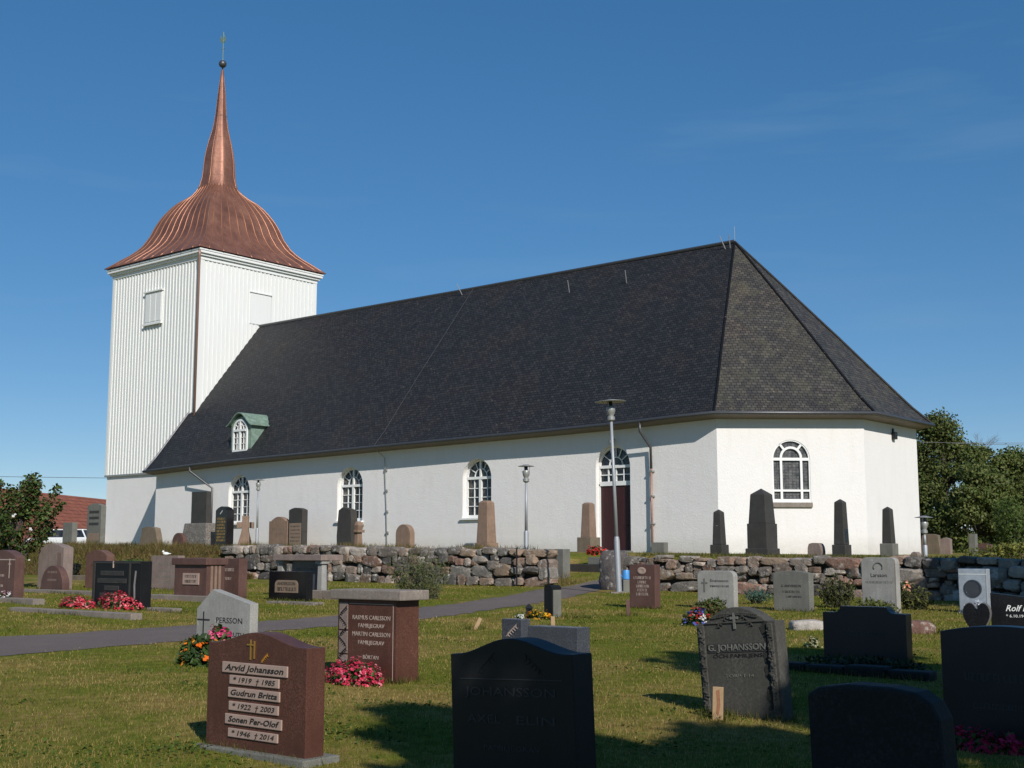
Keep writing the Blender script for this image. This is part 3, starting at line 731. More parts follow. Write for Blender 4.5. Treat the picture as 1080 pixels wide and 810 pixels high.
# ---- tower
TX1, TY0, TW = -36.71-.001, 2.41, 9.02; TX0 = TX1-TW; TY1 = TY0+TW; ZTB, ZTE = 6.47, 19.80
MB().box(TX0, TX1, TY0, TY1, .8, ZTB).build('tower_base', M['plaster'], church)
cl = MB().box(TX0-.06, TX1+.06, TY0-.06, TY1+.06, ZTB+.04, ZTE-.25)
nb = 29
for k in range(nb):
    q = (k+.5)/nb; x = TX0+TW*q; y = TY0+TW*q; w2 = .055
    cl.box(x-w2, x+w2, TY0-.105, TY0-.055, ZTB+.02, ZTE-.3); cl.box(TX1+.055, TX1+.105, y-w2, y+w2, ZTB+.02, ZTE-.3)
    cl.box(x-w2, x+w2, TY1+.055, TY1+.105, ZTB+.02, ZTE-.3); cl.box(TX0-.105, TX0-.055, y-w2, y+w2, ZTB+.02, ZTE-.3)
twr = cl.build('tower_cladding', M['boards'], church)
for x, y in ((TX0, TY0), (TX1, TY0), (TX0, TY1), (TX1, TY1)): MB().box(x-.115, x+.115, y-.115, y+.115, ZTB+.02, ZTE-.3).build('corner_board', M['boards'], twr)
MB().box(TX0-.13, TX1+.13, TY0-.13, TY1+.13, ZTB-.06, ZTB+.05).build('drip_board', M['lampgrey'], twr)
co_ = MB()
for o, za, zb in ((.14, -.62, -.40), (.26, -.40, -.26), (.38, -.26, -.10), (.42, -.10, .0)): co_.box(TX0-o, TX1+o, TY0-o, TY1+o, ZTE+za, ZTE+zb)
co_.build('cornice', M['white_paint'], twr, bevel=.02)
def hatch(face):
    h = MB()
    if face == 's':
        x0, x1 = -42.05, -40.3; y = TY0-.13
        h.box(x0, x1, y-.04, y+.05, 15.8, 17.75)
        for k in range(3): h.box(x0+.06+k*.56, x0+.56+k*.56, y-.07, y-.038, 15.9, 17.65)
        h.box(x0-.1, x1+.08, y-.14, y+.02, 17.76, 17.84); h.box(x0-.1, x1+.05, y-.14, y+.02, 15.68, 15.79)
    else:
        y0, y1 = 6.15, 7.75; x = TX1+.13
        h.box(x-.08, x-.012, y0, y1, 15.8, 17.75); h.box(x-.04, x+.05, y0-.05, y1+.05, 17.76, 17.82)
    return h.build('louvre_hatch', M['boards'], twr)
hatch('s'); hatch('e')
tp = MB(); tp.tube([(TX1+.42, TY0-.42, ZTE-.16), (TX1+.40, TY0-.40, ZTE-.5), (TX1+.12, TY0-.21, ZTE-1.05), (TX1+.12, TY0-.21, 9.6)], .075, 8)
tp.build('tower_downpipe', M['copperpipe'], twr, smooth=True)
# copper helm: square bell below, eight-sided needle above
TCX, TCY = (TX0+TX1)/2, (TY0+TY1)/2
lv = [(19.86, 5.02), (20.1, 4.72), (20.45, 4.32), (20.77, 3.92), (21.1, 3.60), (21.41, 3.36), (22.07, 3.03), (22.6, 2.86), (23.01, 2.70), (23.4, 2.51), (23.72, 2.32), (24.08, 2.08), (24.44, 1.82), (24.75, 1.52), (25.03, 1.32), (25.25, 1.18), (25.45, 1.10), (26.1, .955), (26.7, .91), (27.3, .87), (27.9, .79), (28.5, .68), (29.0, .56), (29.47, .455), (30.0, .38), (30.44, .325), (31.2, .27), (31.9, .225), (32.8, .14), (33.65, .05)]
V = []; m_ = 24
def helm(z, hw, a):
    """a rounded square low down turning to a regular octagon at the needle"""
    k = min(1, max(0, (z-24.3)/1.2)); c, s = math.cos(a), math.sin(a)
    rs = hw/max(abs(c), abs(s))
    b = (a+math.pi/8) % (math.pi/4)-math.pi/8; ro = hw*1.06/math.cos(b)
    r = rs*(1-k)+ro*k
    return (TCX+r*c, TCY+r*s, z)
angs = []
for q in range(4):
    for t_ in np.linspace(-1, 1, 13)[:-1]: angs.append(q*math.pi/2+math.atan(t_))
for z, hw in lv: V += [helm(z, hw, a) for a in angs]
na = len(angs); Fc = [(j*na+i, j*na+(i+1) % na, (j+1)*na+(i+1) % na, (j+1)*na+i) for j in range(len(lv)-1) for i in range(na)]
Fc.append(tuple(range(na-1, -1, -1)))
hm = MB().add(V, Fc); helmo = hm.build('tower_roof', M['copper'], twr, smooth='auto')
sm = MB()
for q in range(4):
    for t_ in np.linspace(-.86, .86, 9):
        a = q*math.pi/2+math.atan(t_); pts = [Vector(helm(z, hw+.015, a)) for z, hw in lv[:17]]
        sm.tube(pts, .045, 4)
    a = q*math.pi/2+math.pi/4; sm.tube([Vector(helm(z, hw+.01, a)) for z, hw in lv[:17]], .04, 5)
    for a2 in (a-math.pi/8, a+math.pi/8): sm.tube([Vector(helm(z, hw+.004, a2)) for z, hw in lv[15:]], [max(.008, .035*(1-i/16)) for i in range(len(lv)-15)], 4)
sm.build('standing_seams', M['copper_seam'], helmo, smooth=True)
for za, w in ((30.4, .345), (25.42, 1.13)):
    MB().add([helm(za-.05, w, a) for a in angs]+[helm(za+.05, w, a) for a in angs], [(i, (i+1) % na, na+(i+1) % na, na+i) for i in range(na)]).build('copper_band', M['copper'], helmo)
bl = MB(); bl.lathe([(.02, 33.62)]+[(.26*math.sin(a), 34.05-.26*math.cos(a)) for a in np.linspace(.25, math.pi-.15, 12)], 16, TCX, TCY); bl.build('spire_ball', M['darkpipe'], twr, smooth=True)
vn = MB(); vn.tube([(TCX, TCY, 34.2), (TCX, TCY, 36.3)], .03, 6); vn.tube([(TCX-.22, TCY, 35.1), (TCX+.22, TCY, 35.1)], .02, 5)
vn.prism([(TCX-.36, 35.75), (TCX-.05, 35.5), (TCX+.14, 35.55), (TCX+.3, 35.8), (TCX+.16, 35.86), (TCX+.1, 36.05), (TCX+.02, 35.86), (TCX-.2, 35.9), (TCX-.34, 36.1)], TCY-.015, TCY+.015)
vn.build('weather_vane', M['verdigris'], twr)

# ------------------------------------------------------------------ field stone walls with the gate gap
ico = bmesh.new(); bmesh.ops.create_icosphere(ico, subdivisions=3, radius=1); IV = np.array([v.co[:] for v in ico.verts]); IF = np.array([[v.index for v in f.verts] for f in ico.faces]); ico.free()
ROCKC = [(.22,.165,.13), (.27,.18,.13), (.15,.13,.11), (.33,.265,.215), (.11,.098,.088), (.28,.20,.14), (.19,.17,.145), (.40,.34,.285), (.24,.14,.10), (.18,.15,.125)]
def rock(c, d, rz, cuts=11):
    p = IV.copy(); e = 1/np.power((np.abs(p)**9).sum(1), 1/9); p *= (e*.97)[:, None]
    for _ in range(cuts):
        nn = rng.normal(0, 1, 3)*np.array([1, .7, 1]); nn /= np.linalg.norm(nn); k = np.abs(nn).sum()*rng.uniform(.66, .92); o = p@nn-k; p -= np.where(o > 0, o*.97, 0)[:, None]*nn
    ph = rng.uniform(0, 6, 3)
    p *= (1+.03*np.sin(p[:, :1]*5+ph[0])*np.sin(p[:, 1:2]*6+ph[1])+.025*np.sin(p[:, 2:]*11+ph[2])*np.sin(p[:, :1]*9))
    a = rng.normal(0, .06); ca, sa = math.cos(a), math.sin(a)
    p = p*np.array(d)/2; x, z = p[:, 0]*ca-p[:, 2]*sa, p[:, 0]*sa+p[:, 2]*ca; p = np.stack([x, p[:, 1], z], 1)
    return p+np.array(c)
def stone_wall(label, t0, t1, hfun, depth=.75):
    """local x runs east along the wall; front face on s=-14"""
    P0 = A0+UL*t1+UR*-14; L = t1-t0
    w = thing('stone_wall', label, 'stone wall', (P0.x, P0.y, 0), (0, 0, -TH))
    V = []; I = []; C = []; off = 0
    def base(x): p = P0-UL*x; return gz(p.x+UR.x*-.2, p.y+UR.y*-.2)
    def put(c, d):
        nonlocal off
        v = rock(c, d, 0); V.append(v); I.append(IF+off); off += len(v)
        col = np.array(ROCKC[rng.integers(len(ROCKC))])*rng.uniform(.55, 1.25); C.append(np.tile(col, (len(v), 1)))
    for row in range(4):
        x = -.1-.1*row
        while x < L:
            wd = min(.95, .22+rng.gamma(2.0, .135)); b = base(x); H = hfun(x)-b; rh = H/3.7
            z = b+rh*(row+.42)+rng.normal(0, .045); hh = rh*rng.uniform(.8, 1.5)
            if row == 3: hh *= .85; z = hfun(x)-hh*.45+rng.normal(0, .04)
            if x+wd > L-.12: wd = L-x+rng.uniform(-.05, .08)
            if wd < .18: break
            if wd < .42 and rng.uniform() < .2:     # two smaller stones one over the other
                put((x+wd/2, .28, z-hh*.25), (wd*1.06, .6, hh*.58)); put((x+wd/2, .30, z+hh*.27), (wd*1.02, .6, hh*.56))
            else: put((x+wd/2, rng.uniform(.24, .34), z), (wd*1.0, .60, hh*.98))
            x += wd*.98
    for k in range(int(L*4)):     # small wedging stones
        x = rng.uniform(0, L); b = base(x); z = rng.uniform(b+.05, hfun(x)-.1); q = rng.uniform(.10, .2); put((x, .12, z), (q*1.4, q, q))
    raw_mesh('stonework', np.concatenate(V), 3, np.concatenate(I), M['rock'], w, np.concatenate(C), smooth='auto')
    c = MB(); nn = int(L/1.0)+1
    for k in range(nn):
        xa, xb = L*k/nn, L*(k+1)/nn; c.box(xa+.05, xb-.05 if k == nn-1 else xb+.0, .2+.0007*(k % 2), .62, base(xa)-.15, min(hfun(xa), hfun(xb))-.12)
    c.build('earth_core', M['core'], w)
    return w
TL = 12.2
def h_left(x): return float(np.interp(x, [0, 14, 30, 37], [1.90, 1.74, 1.62, 1.58]))
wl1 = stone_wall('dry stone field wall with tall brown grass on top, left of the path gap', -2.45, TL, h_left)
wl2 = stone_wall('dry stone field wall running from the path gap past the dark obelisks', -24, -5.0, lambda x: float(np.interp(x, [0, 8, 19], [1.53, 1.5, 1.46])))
# big upright end stone of the gap
p = A0+UL*-4.75+UR*-14.05
v = rock((0, 0, .46), (.62, .8, 1.25), 0); es = raw_mesh('boulder', v, 3, IF, M['rock'], None, np.tile([.10, .085, .08], (len(v), 1)), smooth=True); es.location = (p.x+.15, p.y, gz(p.x, p.y)); es.rotation_euler = (0, 0, -TH)
tag(es, 'tall dark boulder ending the right wall, behind the leaning lamp post', 'boulder')
iron = MB().tube([(0, 0, 0), (.0, 0, 1.15)], .022, 6); ir = iron.build('gate_post', M['blackmetal']); p = A0+UL*-1.5+UR*-14.12; ir.location = (p.x, p.y, gz(p.x, p.y)-.05)
tag(ir, 'thin rusty iron gate post against the end of the left stone wall', 'gate post')

# ------------------------------------------------------------------ gravestones
FH = F/math.cos(PITCH)
ZR = -TH
def prof_of(kind, w, h):
    a = w/2
    if kind == 'rect': return [(-a, 0), (a, 0), (a, h), (-a, h)]
    if kind == 'arch': return [(-a, 0), (a, 0)]+[(a*math.cos(q), h-a+a*math.sin(q)) for q in np.linspace(0, math.pi, 17)]
    if kind == 'seg':
        rise = h*.14; return [(-a, 0), (a, 0)]+[(a*u, h-rise+rise*(1-u*u)) for u in np.linspace(1, -1, 15)]
    if kind == 'lowseg':
        rise = h*.06; return [(-a, 0), (a, 0)]+[(a*u, h-rise+rise*(1-u*u)) for u in np.linspace(1, -1, 15)]
    if kind == 'round':
        r = w*.14; return [(-a, 0), (a, 0)]+[(a-r+r*math.cos(q), h-r+r*math.sin(q)) for q in np.linspace(0, math.pi/2, 6)]+[(-a+r-r*math.sin(q), h-r+r*math.cos(q)) for q in np.linspace(0, math.pi/2, 6)]
    if kind == 'bell': return [(-a, 0), (a, 0)]+[(a*u, h*.90+h*.10*(.5+.5*math.cos(math.pi*min(1, abs(u)/.92)))) for u in np.linspace(1, -1, 25)]
    if kind == 'hump': return [(-a, 0), (a, 0), (a, h*.86), (a*.78, h*.86)]+[(a*.78*u, h*.86+h*.14*(1-u*u)) for u in np.linspace(.98, -.98, 17)]+[(-a*.78, h*.86), (-a, h*.86)]
    if kind == 'steps': return [(-a, 0), (a, 0), (a, h*.88), (a*.72, h*.885)]+[(a*.72-a*.16*math.sin(q), h*.885+h*.115*(1-math.cos(q))) for q in np.linspace(.2, math.pi/2, 5)]+[(-a*.72+a*.16*math.sin(q), h*.885+h*.115*(1-math.cos(q))) for q in np.linspace(math.pi/2, .2, 5)]+[(-a*.72, h*.885), (-a, h*.88)]
    if kind == 'gable': return [(-a, 0), (a, 0), (a, h*.80), (-a*.42, h), (-a, h*.70)]
    if kind == 'point': return [(-a, 0), (a, 0), (a, h*.9), (a*.55, h*.965), (0, h), (-a*.55, h*.965), (-a, h*.9)]
    if kind == 'slabround':
        return [(-a*.97, 0), (a, 0), (a*.93, h*.80), (a*.83, h*.90), (a*.62, h*.965), (a*.25, h*.99), (-a*.35, h), (-a*.80, h*.975), (-a*.98, h*.93)]
    if kind == 'rough':
        rd = random.Random(int(w*1000+h*777)); j = lambda q: rd.uniform(-q, q)*w
        return [(-a, 0), (a, 0), (a*.97+j(.04), h*.35), (a*.92+j(.04), h*.7), (a*.8+j(.05), h*.93), (a*.3+j(.05), h*(.98+rd.uniform(-.02, .02))), (-a*.35+j(.05), h), (-a*.82+j(.04), h*.93), (-a*.95+j(.04), h*.65), (-a*1.0+j(.04), h*.3)]
def fitgrave(xl, xr, yt, yb, s=None, Y=None, base=0):
    """position, width and height of an upright slab whose front spans these photo pixels"""
    xc = (xl+xr)/2
    if s is not None: P = S(xc, s)
    elif Y is not None:
        d = ray(xc, 600); X = d.x/d.y*Y; P = Vector((X, Y, gz(X, Y)))
    else: P = G(xc, yb)
    w = (xr-xl)/F*P.y/(math.cos(TH)+math.sin(TH)*P.x/P.y)*(.985)
    h = Zat(yt, P.x, P.y)-P.z
    return P, w, h
def grave(label, px, kind='rect', m='brown_gran', d=.16, s=None, Y=None, plinth=None, lean=0, bev=.008, name='headstone', side=None, group=None, sink=.04, tiltback=0, hmax=None):
    P, w, h = fitgrave(*px, s=s, Y=Y)
    if hmax: h = min(h, hmax)
    P = P+UR*(d/2); P.z = gz(P.x, P.y)
    t = thing(name, label, 'gravestone', P, (tiltback, lean, ZR+rng.normal(0, .012)), group)
    z0 = 0
    if plinth:
        pw, ph, pd, pm_ = plinth
        MB().box(-w/2-pw, w/2+pw, -d/2-pd, d/2+pd, -.06, ph).build('plinth', M[pm_], t, bevel=.012); z0 = ph
    pr = prof_of(kind, w, h-z0)
    pr = [(x, z+z0-(sink if (z <= 0 and not plinth) else 0)) for x, z in pr]
    MB().prism(pr, -d/2, d/2).build('slab', M[m], t, bevel=bev)
    t['w'] = w; t['h'] = h; t['d'] = d
    return t, w, h, d
def sprig(t, x, z, s, y, m, sx=1):
    """small relief of a leafy twig"""
    b = MB(); b.tube([(x-.5*s*sx, y, z-.5*s), (x, y, z), (x+.5*s*sx, y, z+.35*s)], s*.05, 5)
    for k in range(5):
        q = -.4+.2*k; 
        for sg in (-1, 1): b.prism([(x+q*s*sx, z+q*.8*s), (x+(q+.12)*s*sx, z+q*.8*s+sg*.10*s), (x+(q+.26)*s*sx, z+q*.8*s+sg*.2*s), (x+(q+.1)*s*sx, z+q*.8*s+sg*.16*s)][::sg], y-.006, y+.004)
    return b.build('carved_twig', m, t)
def panel(t, x0, x1, z0, z1, y, m, name='text_plate', th=.012, bevel=.004):
    return MB().box(x0, x1, y-th, y+.002, z0, z1).build(name, m, t, bevel=bevel)
def fakeline(t, x, z, w, h, y, m, n=None, name='inscription', rs=0):
    """a worn line of small lettering no longer legible: strokes of letter height"""
    rd = random.Random(int(abs(x)*100+z*1000+w*50)+rs); b = MB(); q = -w/2
    while q < w/2:
        lw = h*rd.uniform(.35, .7)
        k = rd.choice('IELUTO')
        st = h*.14
        b.box(x+q, x+q+st, y-.002, y+.002, z-h/2, z+h/2)
        if k in 'ELU': b.box(x+q+st, x+q+lw*.8, y-.0021, y+.002, z-h/2, z-h/2+st)
        if k in 'ETO': b.box(x+q+st, x+q+lw*.8, y-.0021, y+.002, z+h/2-st, z+h/2)
        if k in 'UO': b.box(x+q+lw*.8, x+q+lw*.8+st, y-.0022, y+.002, z-h/2, z+h/2)
        q += lw+h*.09
    return b.build(name, m, t)
def cross(t, x, z, h, w, y, m, st, name='cross_emblem', arm=.68):
    return MB().box(x-st/2, x+st/2, y-.008, y+.002, z, z+h).box(x-w/2, x+w/2, y-.0075, y+.002, z+h*arm-st/2, z+h*arm+st/2).build(name, m, t)

# --- foreground, left to right
t, w, h, d = grave('red brown gravestone with curved top, gilt cross and six pale name plates', (215, 319, 667.5, 798), 'bell', 'brown_gran', .17, bev=.006)
y = -d/2
sc = h/.86
cross(t, -.05*w, h*.775, h*.165, w*.075, y, M['gold'], .010, arm=.74)
MB().box(-.012*w-.004, -.012*w+.005, y-.0085, y, h*.785, h*.93).build('cross_emblem', M['gold'], t)
sprig(t, .09*w, h*.80, .07, y-.002, M['gold'])
rows = [('Arvid Johansson', .70, .66, .072), ('* 1919     † 1985', .60, .50, .060), ('Gudrun Britta', .495, .52, .066), ('* 1922     † 2003', .385, .50, .060), ('Sonen Per-Olof', .275, .57, .068), ('* 1946     † 2014', .165, .50, .058)]
for txt, zz, ww, hh in rows:
    panel(t, -ww*w/2-.005, ww*w/2-.005, (zz-hh*.62)*h, (zz+hh*.62)*h, y, M['plaque'])
    if '†' in txt:
        a_, b_ = txt.split('     ')
        lettering(t, a_, -.005-ww*w*.235, zz*h, h*hh*.98, y-.0135, M['ink'], shear=.25, width=ww*w*.38); lettering(t, b_, -.005+ww*w*.235, zz*h, h*hh*.98, y-.0135, M['ink'], shear=.25, width=ww*w*.38)
    else: lettering(t, txt, -.005, zz*h, h*hh*.98, y-.0135, M['ink'], shear=.25, width=ww*w*.90, bold=True)
MB().box(-w/2-.06, w/2+.06, -d/2-.07, d/2+.1, -.08, .035).build('plinth', M['mid_gran'], t, bevel=.01)

t, w, h, d = grave('big black gravestone with a low curved top, dark front in the centre foreground', (477, 606, 674, 826), 'bell', 'black_matte', .2, Y=7.9, lean=R(-2.5))
y = -d/2
MB().box(-w*.42, w*.42, y-.004, y+.001, h*.735, h*.742).build('ruled_line', M['dimink'], t)
lettering(t, 'JOHANSSON', 0, h*.655, h*.08, y-.001, M['dimink'], width=w*.74)
lettering(t, 'AXEL', -w*.22, h*.48, h*.075, y-.001, M['dimink'], width=w*.28); lettering(t, 'ELIN', w*.2, h*.48, h*.075, y-.001, M['dimink'], width=w*.30)
lettering(t, 'FAMILJEGRAV', 0, h*.30, h*.045, y-.001, M['dimink'], width=w*.46)
sprig(t, -w*.2, h*.84, .12, y+.002, M['black_matte']); sprig(t, w*.2, h*.84, .12, y+.002, M['black_matte'], -1)

t, w, h, d = grave('dark rounded gravestone standing closest to the camera at the bottom right', (846, 990, 723, 887), 'slabround', 'black_rough', .2, Y=6.6, lean=R(-1.5), bev=.022)
fakeline(t, 0, h*.45, w*.6, .05, -d/2, M['dimink'])

t, w, h, d = grave('wide dark maroon gravestone cut by the right edge above a bed of red flowers', (986, 1118, 661, 782), 'lowseg', 'dark_red', .2, Y=9.8, bev=.01)
fakeline(t, 0, h*.55, w*.62, .06, -d/2, M['dark_gran']); fakeline(t, 0, h*.3, w*.5, .04, -d/2, M['dark_gran'])
flowers('flower_bed', 'deep red begonias in the shade at the foot of the maroon gravestone', G(1040, 793)+Vector((0, .05, -.02)), .36, .13, .17, [(.45,.015,.06), (.6,.03,.10), (.38,.01,.05)], 160, .024)

t, w, h, d = grave('weathered grey arched gravestone leaning left, with carved vine border and black stains', (742, 826, 640.5, 757), 'hump', 'old_gran', .17, lean=R(-4.5), bev=.012)
y = -d/2
for sx in (-1, 1): MB().box(sx*w*.43-w*.035, sx*w*.43+w*.035, y-.018, y+.002, 0, h*.84).build('carved_border', M['old_gran'], t, bevel=.008)
MB().box(-w*.38, w*.38, y-.012, y+.002, h*.855, h*.87).build('carved_border', M['old_gran'], t, bevel=.004)
cross(t, 0, h*.80, h*.15, w*.10, y-.006, M['mid_gran'], .022)
sprig(t, -w*.16, h*.88, .11, y-.006, M['old_gran']); sprig(t, w*.16, h*.88, .11, y-.006, M['old_gran'], -1)
panel(t, -w*.37, w*.37, h*.59, h*.67, y, M['dark_gran'], 'name_band', .006, 0)
lettering(t, 'G. JOHANSSON', 0, h*.63, h*.082, y-.008, M['mid_gran'], width=w*.72, ext=.004, bold=True)
lettering(t, 'OCH FAMILJENS', 0, h*.555, h*.05, y-.002, M['ink'], width=w*.62)
lettering(t, 'TORP 1:14', 0, h*.37, h*.042, y-.002, M['mid_gran'], width=w*.36)
sm_ = MB()
for sx in (-1, 1):
    vm = MB()
    for k in range(30):
        zz = h*(.04+.78*k/30); xx = sx*w*.43+.018*math.sin(k*1.3); q = rng.uniform(.016, .028); a0 = rng.uniform(0, 3)
        vm.prism([(xx+q*math.cos(a0+u)*(.55+.45*math.cos(2*u)), zz+q*math.sin(a0+u)*(.55+.45*math.cos(2*u))) for u in np.linspace(0, 5.6, 9)], y-.027, y-.015)
    vm.build('carved_vine', M['old_gran'], t, bevel=.003)
vm = MB()
for k in range(24):
    u = -.72+1.44*k/23; xx = u*w*.38; zz = h*(.885+.055*(1-u*u)); q = rng.uniform(.014, .024); a0 = rng.uniform(0, 3)
    vm.prism([(xx+q*math.cos(a0+v), zz+q*math.sin(a0+v)*.8) for v in np.linspace(0, 5.4, 7)], y-.012, y+.002)
vm.build('carved_vine', M['old_gran'], t, bevel=.003)
xs_ = [w*.365+.016*math.sin(k*.9)+rng.normal(0, .007) for k in range(30)]; wd_ = [.016+.012*math.sin(k*.5)+rng.uniform(0, .014) for k in range(30)]
pl_ = [(x-q, h*(.06+.80*k/29)) for k, (x, q) in enumerate(zip(xs_, wd_))]; pr_ = [(x+q*.7, h*(.06+.80*k/29)) for k, (x, q) in enumerate(zip(xs_, wd_))]
for k in range(29): sm_.add([(pl_[k][0], y-.0035, pl_[k][1]), (pr_[k][0], y-.0035, pr_[k][1]), (pr_[k+1][0], y-.0035, pr_[k+1][1]), (pl_[k+1][0], y-.0035, pl_[k+1][1])], [(0, 1, 2, 3)])
sm_.build('lichen_stain', M['black_lichen'], t)

stk = MB().box(-.045, .045, -.012, .012, -.1, .27); P = G(756, 758); st = thing('wooden_marker', 'rust streaked wooden marker stick in front of the stained grey gravestone', 'marker', P+Vector((0, -.05, 0)), (0, R(2), -.25)); stk.build('stake', M['wood'], st, bevel=.004)
MB().prism([(-.012, .05), (.006, .03), (.022, .12), (.012, .25), (-.016, .24), (-.006, .14)], -.0145, -.011).build('rust_stain', M['rustwood'], st)

# --- stones right of the middle
t, w, h, d = grave('dark gravestone with stepped round shoulders, in deep shade', (865, 952, 640, 692), 'steps', 'dark_red', .18, Y=15.6)
fakeline(t, 0, h*.5, w*.5, .05, -d/2, M['dark_gran'])
P = G(905, 712); k = thing('grave_kerb', 'low dark stone kerb with rough top in front of the stepped dark gravestone', 'kerb', P, (0, 0, ZR)); [MB().box(-1.1+.49*q+.012, -1.1+.49*(q+1)-.004, -.12+.012*math.sin(q*2.1), .12, -.1, .10+.014*math.sin(q*3.7)).build('kerb_stone', M['black_rough'], k, bevel=.03) for q in range(4)]
bush('ivy_bed', 'low dark ivy growing behind the dark kerb in the shade', P+UR*.35+Vector((0, 0, .02)), .9, .25, .16, 900, .035, [(.02,.032,.012), (.03,.045,.015)], 'ivy', rz=ZR)
t, w, h, d = grave('grey granite gravestone with flat top and two worn text lines, before the right wall', (816, 854, 602, 645), 'lowseg', 'mid_gran', .2, bev=.012)
lettering(t, 'G. ANDERSSON', 0, h*.62, h*.085, -d/2-.001, M['ink'], width=w*.55); fakeline(t, 0, h*.48, w*.5, .045, -d/2, M['ink']); fakeline(t, .05, h*.36, w*.42, .035, -d/2, M['ink'])
t, w, h, d = grave('pale grey rounded gravestone half hidden by a shrub, near the gate wall', (736, 774, 602, 643), 'round', 'light_gran', .17, bev=.012)
cross(t, -w*.3, h*.45, h*.35, .14, -d/2, M['mid_gran'], .03); lettering(t, 'Svensson', w*.1, h*.74, h*.1, -d/2-.001, M['ink'], width=w*.5); fakeline(t, w*.1, h*.6, w*.5, .035, -d/2, M['ink'])
t, w, h, d = grave('tall pale grey gravestone with a wreath emblem and one name, beside orange flowers', (908, 945, 588, 645), 'round', 'light_gran', .17, bev=.01, Y=24)
y = -d/2
em = MB(); em.tube([(.10*math.cos(a)*.9, y-.004, h*.84+.075*math.sin(a)) for a in np.linspace(-.6, math.pi+.6, 12)], .012, 5); em.build('wreath_emblem', M['mid_gran'], t)
lettering(t, 'Larsson', 0, h*.69, h*.095, y-.001, M['ink'], width=w*.46); fakeline(t, 0, h*.57, w*.78, .04, y, M['mid_gran']); fakeline(t, w*.12, h*.2, w*.3, .035, y, M['ink'])
MB().box(w*.46, w*.475, y-.001, y+.02, .05, h*.9).build('edge_line', M['pink_gran'], t)
t, w, h, d = grave('reddish brown gravestone with round emblem and five lines, beside the leaning lamp post', (664, 691, 595.5, 642), 'rect', 'redbrown', .2, bev=.01)
y = -d/2
em = MB(); em.lathe([(.005, 0), (.10, .0), (.105, .012), (.07, .018), (.02, .012)], 16); em.v = [(x, y-zz, h*.86+yy*.7) for x, yy, zz in em.v]; em.build('round_emblem', M['plaque'], t)
for k, (zz, ww) in enumerate(((.70, .66), (.60, .34), (.51, .46), (.42, .36), (.33, .46))): fakeline(t, 0, h*zz, w*ww, h*.06, y, M['paleink'], rs=k)
st = thing('wooden_marker', 'short brown wooden peg in the lawn before the reddish gravestone by the lamp', 'marker', G(663, 650), (0, R(-3), 0)); MB().box(-.035, .035, -.012, .012, -.1, .30).build('stake', M['redbrown'], st, bevel=.004)
# blue container beside the lamp
P = G(661, 622)
t = thing('watering_can', 'bright blue plastic watering can by the lamp post and wall', 'watering can', Vector((2.985, 33.3, .93)), (0, 0, .2)); t.scale = (.82, .82, .82)
mb = MB(); mb.lathe([(.11, 0), (.125, .02), (.115, .26), (.10, .30)], 14); mb.build('can_body', plain('blue_plastic', (.06,.27,.62), .4), t, smooth='auto')
MB().tube([(.11, 0, .22), (.19, 0, .24), (.19, 0, .08), (.12, 0, .05)], .014, 6).build('handle', plain('blue_plastic_grip', (.06,.27,.62), .4), t, smooth=True)
MB().tube([(-.10, 0, .05), (-.22, 0, .2), (-.28, 0, .3)], [.025, .02, .016], 6).build('spout', plain('blue_plastic_spout', (.06,.27,.62), .4), t, smooth=True)
MB().box(-.2, .2, -.16, .16, -.34, 0).build('stone_block', M['mid_gran'], t, bevel=.03) if False else MB().box(-.14, .14, -.13, .13, -.45, -.001).build('stand', M['mid_gran'], t, bevel=.03)
# silver stone with round disc
t, w, h, d = grave('bluish polished gravestone with a round glass like disc, shining against the shaded wall', (1010, 1040, 600, 646), 'rect', 'silver', .2, Y=24.6, bev=.01)
y = -d/2
MB().box(-w*.48, w*.48, y-.004, y+.001, h*.87, h*.885).build('ruled_line', M['whiteink'], t)
em = MB(); em.lathe([(.01, 0), (.30, 0), (.30, .012), (.255, .014), (.25, .006), (.01, .006)], 28); em.v = [(x*w/.95, y-zz, h*.55+yy*w/.95) for x, yy, zz in em.v]; em.build('round_disc', M['dark_disc'], t, smooth='auto')
MB().box(w*.46, w*.485, y-.003, y, 0, h).build('edge_line', M['light_gran'], t)
flowers('white_heather', 'pot of white heather at the foot of the bluish polished gravestone', t.location+Vector((-.15, -.45, .0)), .28, .16, .2, [(.75,.75,.75), (.6,.62,.7)], 120, .03)
# heart stone
P, w, h = fitgrave(1019, 1039, 625, 663, Y=19)
t = thing('headstone', 'black gravestone with a heart beside a sloping tablet lettered in white script', 'gravestone', P, (0, 0, ZR)); t.rotation_euler.z = ZR+.22; hw = .20
hp = []
for a in np.linspace(0, 2*math.pi, 40, endpoint=False):
    x = 16*math.sin(a)**3; z = 13*math.cos(a)-5*math.cos(2*a)-2*math.cos(3*a)-math.cos(4*a); hp.append((x/16*hw*.93, .27+z/16*.30))
hp = hp[::-1]
MB().prism(hp, -.17, -.02).build('heart', M['black_gran'], t, bevel=.01)
MB().prism([(x*1.08+.004, .27+(z-.27)*1.05) for x, z in hp], -.13, -.06).build('heart_rim', M['stoneline'], t)
MB().prism([(.19, 0), (1.5, 0), (1.5, .56), (.8, .575), (.19, .645)], -.05, .10).build('tablet', M['black_gran'], t, bevel=.01)
lettering(t, 'Rolf Hansson', .72, .42, .125, -.052, M['whiteink'], shear=.35, width=.66, bold=True)
lettering(t, '* 6.10.1945', .55, .31, .06, -.052, M['whiteink'], width=.30); lettering(t, '† 7.7.2012', .91, .31, .06, -.052, M['whiteink'], width=.29)
MB().box(-.35, 1.6, -.3, .3, -.1, .05).build('plinth', M['black_matte'], t, bevel=.01)

